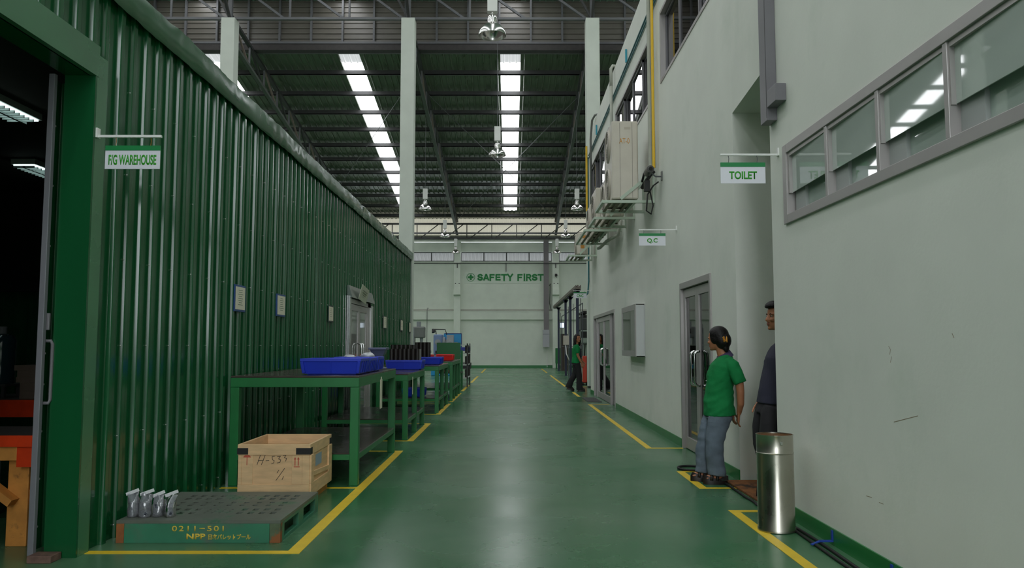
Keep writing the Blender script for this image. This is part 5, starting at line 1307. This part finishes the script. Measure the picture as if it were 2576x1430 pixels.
# body space: x forward, y to the person's left, z up
# ---- woman leaning on the wall by the recess
def near_woman():
    t = thing('person', 'person in green uniform shirt and blue-grey trousers leaning back on the wall, looking away', 'person', (0, 0, 0))
    H = HT(-.035, -.005, 1.305, -.8, .06) @ Matrix.Scale(.98, 4)
    m = MB(); head_into(m, H)
    limb(m, [(-.09, 0, 1.2, .06, .07), (-.065, 0, 1.29, .052, .05), (-.045, 0, 1.37, .05, .05)])                         # neck
    m.loft([((-.02, 0, .72), .09, .135), ((-.03, 0, .8), .09, .135), ((-.03, 0, .92), .09, .125), ((-.035, 0, 1.04), .112, .145), ((-.06, 0, 1.14), .1, .16), ((-.085, 0, 1.2), .075, .13), ((-.09, 0, 1.24), .05, .07)], 24)
    arms = {1: [(-.12, .175, 1.16, .05), (-.175, .2, .99, .042), (-.185, .2, .9, .037), (-.19, .18, .78, .033), (-.185, .13, .69, .024)],
            -1: [(-.11, -.175, 1.16, .05), (-.165, -.2, .98, .042), (-.175, -.2, .9, .037), (-.18, -.16, .78, .033), (-.18, -.08, .7, .024)]}
    for s in (1, -1): limb(m, arms[s])
    hand_into(m, (-.182, .125, .685), (.02, -.25, -.9), (-1, 0, 0), (.2, -.9, .25), .3, .16)
    hand_into(m, (-.178, -.075, .695), (.02, .3, -.9), (-1, 0, 0), (.2, .9, .25), .3, .16)
    legs = {1: [(-.02, .07, .72, .075), (.02, .085, .58, .066), (.055, .09, .42, .052), (.04, .09, .28, .052), (.02, .09, .12, .036)],
            -1: [(-.02, -.07, .72, .075), (.035, -.085, .58, .066), (.085, -.09, .42, .052), (.1, -.09, .28, .052), (.1, -.09, .12, .036)]}
    for s in (1, -1): limb(m, legs[s])
    for s, x in ((1, .02), (-1, .1)):
        yy = .09 * s
        m.loft([((x - .045, yy, .075), .03, .03), ((x + .02, yy, .095), .03, .034), ((x + .08, yy, .07), .028, .036), ((x + .12, yy, .055), .016, .034)][::-1], 14)
        m.ell((x + .03, yy, .07), (.1, .036, .028), 16, 8)
        for q in range(4): m.ell((x + .125 - .006 * q, yy + (-.026 + .017 * q) * s, .058), (.017, .0085, .009), 8, 6)
    body = remeshed(m, .006).build('body', SKIN, t, smooth='all')
    face_parts(body, H)
    # hair drawn back with a clip
    h = MB().ell((-.012, 0, .152), (.106, .094, .096), 24, 16).ell((-.055, 0, .1), (.072, .09, .1), 24, 16).ell((-.1, .0, .095), (.042, .06, .075)).ell((-.088, 0, .03), (.03, .04, .06)).ell((0, .066, .12), (.045, .028, .06)).ell((0, -.066, .12), (.045, .028, .06))
    for v in h.bm.verts:
        if v.co.x > .052 and v.co.z < .172: v.co.x = .052
    h.xform(H); remeshed(h, .007, 3).build('hair', HAIR, body, smooth='all')
    c = MB()
    for q in range(4): c.ell((-.112 + .004 * q, .062, .1 + .013 * (q - 1.5)), (.012, .028, .0055), 10, 6, R=Matrix.Rotation(.9, 3, 'Z') @ Matrix.Rotation(.35, 3, 'X'))
    c.ell((-.128, .045, .1), (.006, .01, .032), 10, 6)
    c.xform(H).build('hair_clip', CLIPM, body, smooth='all')
    # shirt
    m = MB().loft([((-.03, 0, .66), .152, .196), ((-.028, 0, .70), .15, .195), ((-.026, 0, .8), .144, .185), ((-.035, 0, .92), .13, .165), ((-.04, 0, 1.03), .132, .168), ((-.065, 0, 1.13), .118, .18), ((-.09, 0, 1.19), .092, .158), ((-.095, 0, 1.235), .075, .1), ((-.09, 0, 1.262), .066, .07)], 28)
    for s in (1, -1):
        a = arms[s]; m.loft([((a[1][0] - .008, a[1][1] + .006 * s, .985), .062, .064), ((-.16, .2 * s, 1.05), .066, .066), ((-.125, .17 * s, 1.15), .066, .068), ((-.1, .1 * s, 1.18), .06, .07)], 20)
    m = remeshed(m, .008, 4)
    for v in m.bm.verts:
        k = 1 if v.co.z < 1.1 else .5
        v.co.x += noise.noise(v.co * 9) * .011 * k; v.co.y += noise.noise(v.co * 8 + Vector((5, 0, 0))) * .008 * k
        f = noise.noise(Vector((v.co.x * 7, v.co.y * 7, v.co.z * 20 + v.co.x * 12))) * .009 * (1 if v.co.z < 1.0 else .5)
        d = Vector((v.co.x + .03, v.co.y, 0)).normalized(); v.co += d * f
    sh = m.build('shirt', SHIRTG, t, smooth='all')
    col = MB().rings([[(-.092 + .088 * math.cos(a), .092 * math.sin(a), 1.222 - .035 * math.cos(a)) for a in [2 * PI * i / 24 for i in range(24)]], [(-.078 + .062 * math.cos(a), .06 * math.sin(a), 1.275 - .035 * math.cos(a)) for a in [2 * PI * i / 24 for i in range(24)]], [(-.074 + .055 * math.cos(a), .053 * math.sin(a), 1.27 - .035 * math.cos(a)) for a in [2 * PI * i / 24 for i in range(24)]], [(-.08 + .06 * math.cos(a), .06 * math.sin(a), 1.215 - .03 * math.cos(a)) for a in [2 * PI * i / 24 for i in range(24)]]], False)
    col.build('collar', COLLAR, t, smooth='all')
    MB().ell((-.16, .245, 1.09), (.005, .004, .006), 8, 6).ell((.098, .0, 1.0), (.005, .005, .005), 8, 6).ell((.108, 0, .8), (.005, .005, .005), 8, 6).build('button', WHITE, sh)
    # trousers
    m = MB().loft([((-.02, 0, .62), .125, .172), ((-.025, 0, .69), .122, .168), ((-.025, 0, .76), .112, .155)], 24)
    for s in (1, -1):
        L = legs[s]; dx = L[2][0]
        m.loft([((L[4][0] + .015, .09 * s, .085), .088, .076), ((L[4][0] + .012, .09 * s, .11), .086, .075), ((L[3][0] + .01, .09 * s, .26), .086, .078), ((dx - .005, .09 * s, .42), .09, .084), (((dx - .02) / 2, .09 * s, .56), .105, .092), ((-.02, .085 * s, .68), .118, .094)], 22)
    m = remeshed(m, .008, 3)
    for v in m.bm.verts:
        k = .014 if v.co.z < .6 else .006
        v.co.x += noise.noise(Vector((v.co.x * 6, v.co.y * 6, v.co.z * 14))) * k; v.co.y += noise.noise(Vector((v.co.x * 7 + 3, v.co.y * 7, v.co.z * 12))) * k * .6
    m.build('trousers', JEANS, t, smooth='all')
    for s, x in ((1, .02), (-1, .1)):
        yy = .09 * s
        m = MB().loft([((x + .03, yy, 0.0), .122, .045), ((x + .03, yy, .04), .122, .046), ((x + .025, yy, .056), .112, .043)], 24)
        m.prism([(x - .09, .04), (x + .0, .05), (x - .06, .085), (x - .088, .085)], 'y', yy - .038, yy + .038)
        sole = m.build('sandal', SANDAL, t, smooth=True)
        for (q, w__) in ((.075, .03), (.02, .03)):
            MB().tube([(x + q + .0, yy - .043, .04), (x + q - .006, yy - .036, .078), (x + q - .01, yy, .1 - .25 * max(0, q - .02)), (x + q - .006, yy + .036, .078), (x + q, yy + .043, .04)], .016, 8).build('strap', SANDAL, sole, smooth='all')
    return t
w1 = near_woman(); transform_tree(w1, (2.055, 7.92, 0), PI)

# ---- man standing in the recess, partly behind the wall edge
def man():
    t = thing('person', 'person in navy shirt and black trousers standing in the recess, half behind the wall edge', 'person', (0, 0, 0))
    H = HT(.03, 0, 1.462, .16, .0) @ Matrix.Scale(1.07, 4)
    m = MB(); head_into(m, H)
    limb(m, [(-.05, 0, 1.33, .066, .075), (-.01, 0, 1.42, .06, .058), (.02, 0, 1.51, .058, .056)])
    m.loft([((.1, 0, .82), .09, .14), ((.085, 0, .92), .09, .14), ((.06, 0, 1.04), .095, .14), ((.02, 0, 1.18), .11, .16), ((-.02, 0, 1.28), .1, .18), ((-.045, 0, 1.34), .075, .13), ((-.05, 0, 1.38), .05, .07)], 24)
    arms = {1: [(-.05, .2, 1.3, .054), (-.1, .235, 1.14, .046), (-.12, .24, 1.02, .042), (-.1, .23, .9, .036), (-.06, .215, .8, .027)],
            -1: [(-.04, -.2, 1.3, .054), (.03, -.235, 1.14, .046), (.05, -.24, 1.03, .042), (.1, -.225, .92, .036), (.15, -.19, .83, .027)]}
    for s in (1, -1):
        limb(m, arms[s]); hand_into(m, (arms[s][4][0] + .005, .2 * s, arms[s][4][2] - .01), (.15, -.05 * s, -.95), (-.2, -s, 0), (1, 0, .2), .3, .18)
    legs = {s: [(.1, .08 * s, .8, .085), (.14, .092 * s, .64, .075), (.165, .1 * s, .46, .058), (.11, .1 * s, .3, .053), (.05, .1 * s, .09, .04)] for s in (1, -1)}
    for s in (1, -1):
        limb(m, legs[s]); m.ell((.1, .1 * s, .045), (.12, .04, .034), 16, 8)
    body = remeshed(m, .0065).build('body', SKIN, t, smooth='all')
    face_parts(body, H)
    h = MB().ell((-.014, 0, .156), (.107, .09, .092), 24, 16).ell((-.065, 0, .105), (.058, .082, .08), 24, 16).ell((.062, 0, .2), (.055, .07, .04), R=Matrix.Rotation(.4, 3, 'Y')).ell((.0, .07, .13), (.04, .022, .06))
    for v in h.bm.verts:
        if v.co.x > .03 and v.co.z < .175: v.co.x = .03
    h.xform(H); remeshed(h, .007, 2).build('hair', HAIR, body, smooth='all')
    MB().ell((.0955, 0, .0605), (.008, .022, .0035), 12, 6).xform(H).build('moustache', mat('faint_stubble', (70, 46, 36), .7), body, smooth='all')
    m = MB().loft([((.085, 0, .815), .15, .195), ((.08, 0, .9), .142, .19), ((.055, 0, 1.04), .132, .182), ((.02, 0, 1.18), .137, .192), ((-.02, 0, 1.28), .116, .2), ((-.045, 0, 1.34), .09, .155), ((-.05, 0, 1.385), .064, .088)], 28)
    for s in (1, -1):
        a = arms[s]; m.loft([((a[1][0] + .01 * -s, .242 * s, 1.085), .068, .068), ((a[1][0], .236 * s, 1.16), .07, .068), ((a[0][0], .2 * s, 1.29), .068, .07), ((-.04, .12 * s, 1.32), .062, .07)], 20)
    m = remeshed(m, .008, 3)
    for v in m.bm.verts: v.co.x += noise.noise(v.co * 9) * .009
    sh = m.build('shirt', SHIRTN, t, smooth='all')
    MB().rings([[(-.045 + a_ * math.cos(a), a_ * math.sin(a), z - .03 * math.cos(a)) for a in [2 * PI * i / 24 for i in range(24)]] for a_, z in ((.085, 1.375), (.07, 1.43), (.063, 1.425), (.07, 1.37))], False).build('collar', SHIRTN, t, smooth='all')
    MB().ell((.075, .04, 1.33), (.006, .006, .012), 8, 6).build('collar_button', WHITE, sh)
    m = MB().loft([((.11, 0, .72), .128, .178), ((.1, 0, .79), .126, .174), ((.1, 0, .86), .118, .166)], 24)
    for s in (1, -1):
        m.loft([((.06, .1 * s, .035), .095, .08), ((.055, .1 * s, .12), .085, .076), ((.11, .1 * s, .3), .088, .08), ((.165, .1 * s, .46), .094, .084), ((.145, .095 * s, .64), .108, .094), ((.1, .09 * s, .78), .118, .096)], 22)
    m = remeshed(m, .008, 3)
    for v in m.bm.verts: v.co.x += noise.noise(Vector((v.co.x * 6, v.co.y * 6, v.co.z * 12))) * .01
    m.build('trousers', TROUB, t, smooth='all')
    for s in (1, -1):
        MB().loft([((.105, .1 * s, .0), .135, .048), ((.105, .1 * s, .03), .135, .05), ((.08, .1 * s, .07), .1, .045), ((.05, .1 * s, .09), .06, .042)], 24).build('shoe', SANDAL, t, smooth=True)
    return t
mn = man(); transform_tree(mn, (2.41, 6.98, .026), PI)

# ---- woman walking at the far corner
def far_woman():
    t = thing('person', 'person in green shirt and black trousers walking by the far office corner, long dark hair', 'person', (0, 0, 0))
    H = HT(.02, 0, 1.45, -.95, .02)
    m = MB(); head_into(m, H)
    limb(m, [(-.01, 0, 1.34, .06, .07), (.0, 0, 1.42, .05, .05), (.01, 0, 1.5, .05, .05)])
    m.loft([((-.02, 0, .86), .092, .14), ((-.02, 0, .96), .09, .135), ((-.015, 0, 1.06), .095, .13), ((-.005, 0, 1.2), .11, .15), ((-.01, 0, 1.29), .09, .16), ((-.015, 0, 1.35), .07, .12), ((-.015, 0, 1.39), .05, .06)], 24)
    arms = {-1: [(-.01, -.18, 1.31, .05), (.0, -.205, 1.14, .042), (.02, -.21, 1.05, .038), (.08, -.21, .92, .032), (.13, -.2, .83, .024)],
            1: [(-.01, .18, 1.31, .05), (.04, .205, 1.15, .042), (.08, .21, 1.06, .038), (.15, .2, .96, .032), (.19, .18, .88, .024)]}
    for s in (1, -1): limb(m, arms[s])
    hand_into(m, (.133, -.2, .825), (.2, 0, -.95), (-.2, 1, 0), (1, 0, .2), .35, .17); hand_into(m, (.193, .178, .872), (.3, 0, -.9), (-.2, -1, 0), (1, 0, .2), .35, .17)
    legs = {-1: [(-.02, -.075, .84, .08), (.02, -.085, .66, .07), (.06, -.09, .47, .06), (.06, -.09, .3, .055), (.07, -.09, .09, .037)],
            1: [(-.02, .075, .84, .08), (-.02, .085, .66, .07), (-.06, .09, .47, .06), (-.16, .09, .32, .055), (-.25, .09, .14, .037)]}
    for s in (1, -1): limb(m, legs[s])
    m.ell((.12, -.09, .045), (.115, .038, .032), 16, 8); m.ell((-.22, .09, .085), (.11, .038, .03), 16, 8, R=Matrix.Rotation(.45, 3, 'Y'))
    body = remeshed(m, .007).build('body', SKIN, t, smooth='all')
    face_parts(body, H)
    h = MB().ell((-.012, 0, .154), (.106, .094, .094), 24, 16).ell((-.05, 0, .06), (.07, .095, .15), 24, 16).ell((-.06, 0, -.05), (.06, .095, .09)).ell((.005, .088, .02), (.05, .03, .14)).ell((.005, -.088, .02), (.05, .03, .14))
    for v in h.bm.verts:
        if v.co.x > .05 and v.co.z < .178: v.co.x = .05
    h.xform(H); remeshed(h, .008, 3).build('hair', HAIR, body, smooth='all')
    m = MB().loft([((-.025, 0, .83), .13, .18), ((-.022, 0, .93), .125, .172), ((-.015, 0, 1.0), .112, .155), ((-.005, 0, 1.2), .128, .168), ((-.01, 0, 1.29), .106, .178), ((-.015, 0, 1.35), .08, .14), ((-.015, 0, 1.39), .058, .075)], 28)
    for s in (1, -1):
        a = arms[s]; m.loft([((a[1][0] + .005, .208 * s, 1.12), .06, .062), ((a[1][0] - .005, .2 * s, 1.2), .062, .064), ((-.01, .18 * s, 1.31), .062, .066), ((-.01, .1 * s, 1.33), .056, .066)], 20)
    m = remeshed(m, .008, 3)
    for v in m.bm.verts: v.co.x += noise.noise(v.co * 9) * .01
    m.build('shirt', SHIRTG, t, smooth='all')
    MB().loft([((.06, .02, .95), .085, .15), ((.07, .02, 1.1), .08, .14), ((.09, .02, 1.26), .055, .12)], 20).build('dark_bib', mat('navy_bib', (34, 34, 48), .8), t, smooth='all')
    m = MB().loft([((-.02, 0, .78), .124, .176), ((-.02, 0, .86), .12, .17), ((-.02, 0, .9), .114, .16)], 24)
    for s in (1, -1):
        L = legs[s]
        m.loft([((L[4][0] + (.005 if s < 0 else .0), .09 * s, L[4][2] - .04), .1, .078), ((L[3][0], .09 * s, L[3][2]), .084, .074), ((L[2][0], .09 * s, L[2][2]), .086, .078), ((L[1][0], .088 * s, .66), .102, .088), ((-.02, .085 * s, .82), .114, .094)], 22)
    remeshed(m, .008, 3).build('trousers', TROUB, t, smooth='all')
    MB().loft([((.11, -.09, 0), .13, .044), ((.11, -.09, .03), .13, .046), ((.08, -.09, .07), .09, .042)], 24).build('shoe', SANDAL, t, smooth=True)
    MB().loft([((0, 0, 0), .13, .044), ((0, 0, .03), .13, .046), ((-.03, 0, .07), .09, .042)], 24).xform(Matrix.Translation((-.205, .09, .025)) @ Matrix.Rotation(.4, 4, 'Y')).build('shoe', SANDAL, t, smooth=True)
    return t
w2 = far_woman(); transform_tree(w2, (1.98, 23.5, 0), 0)
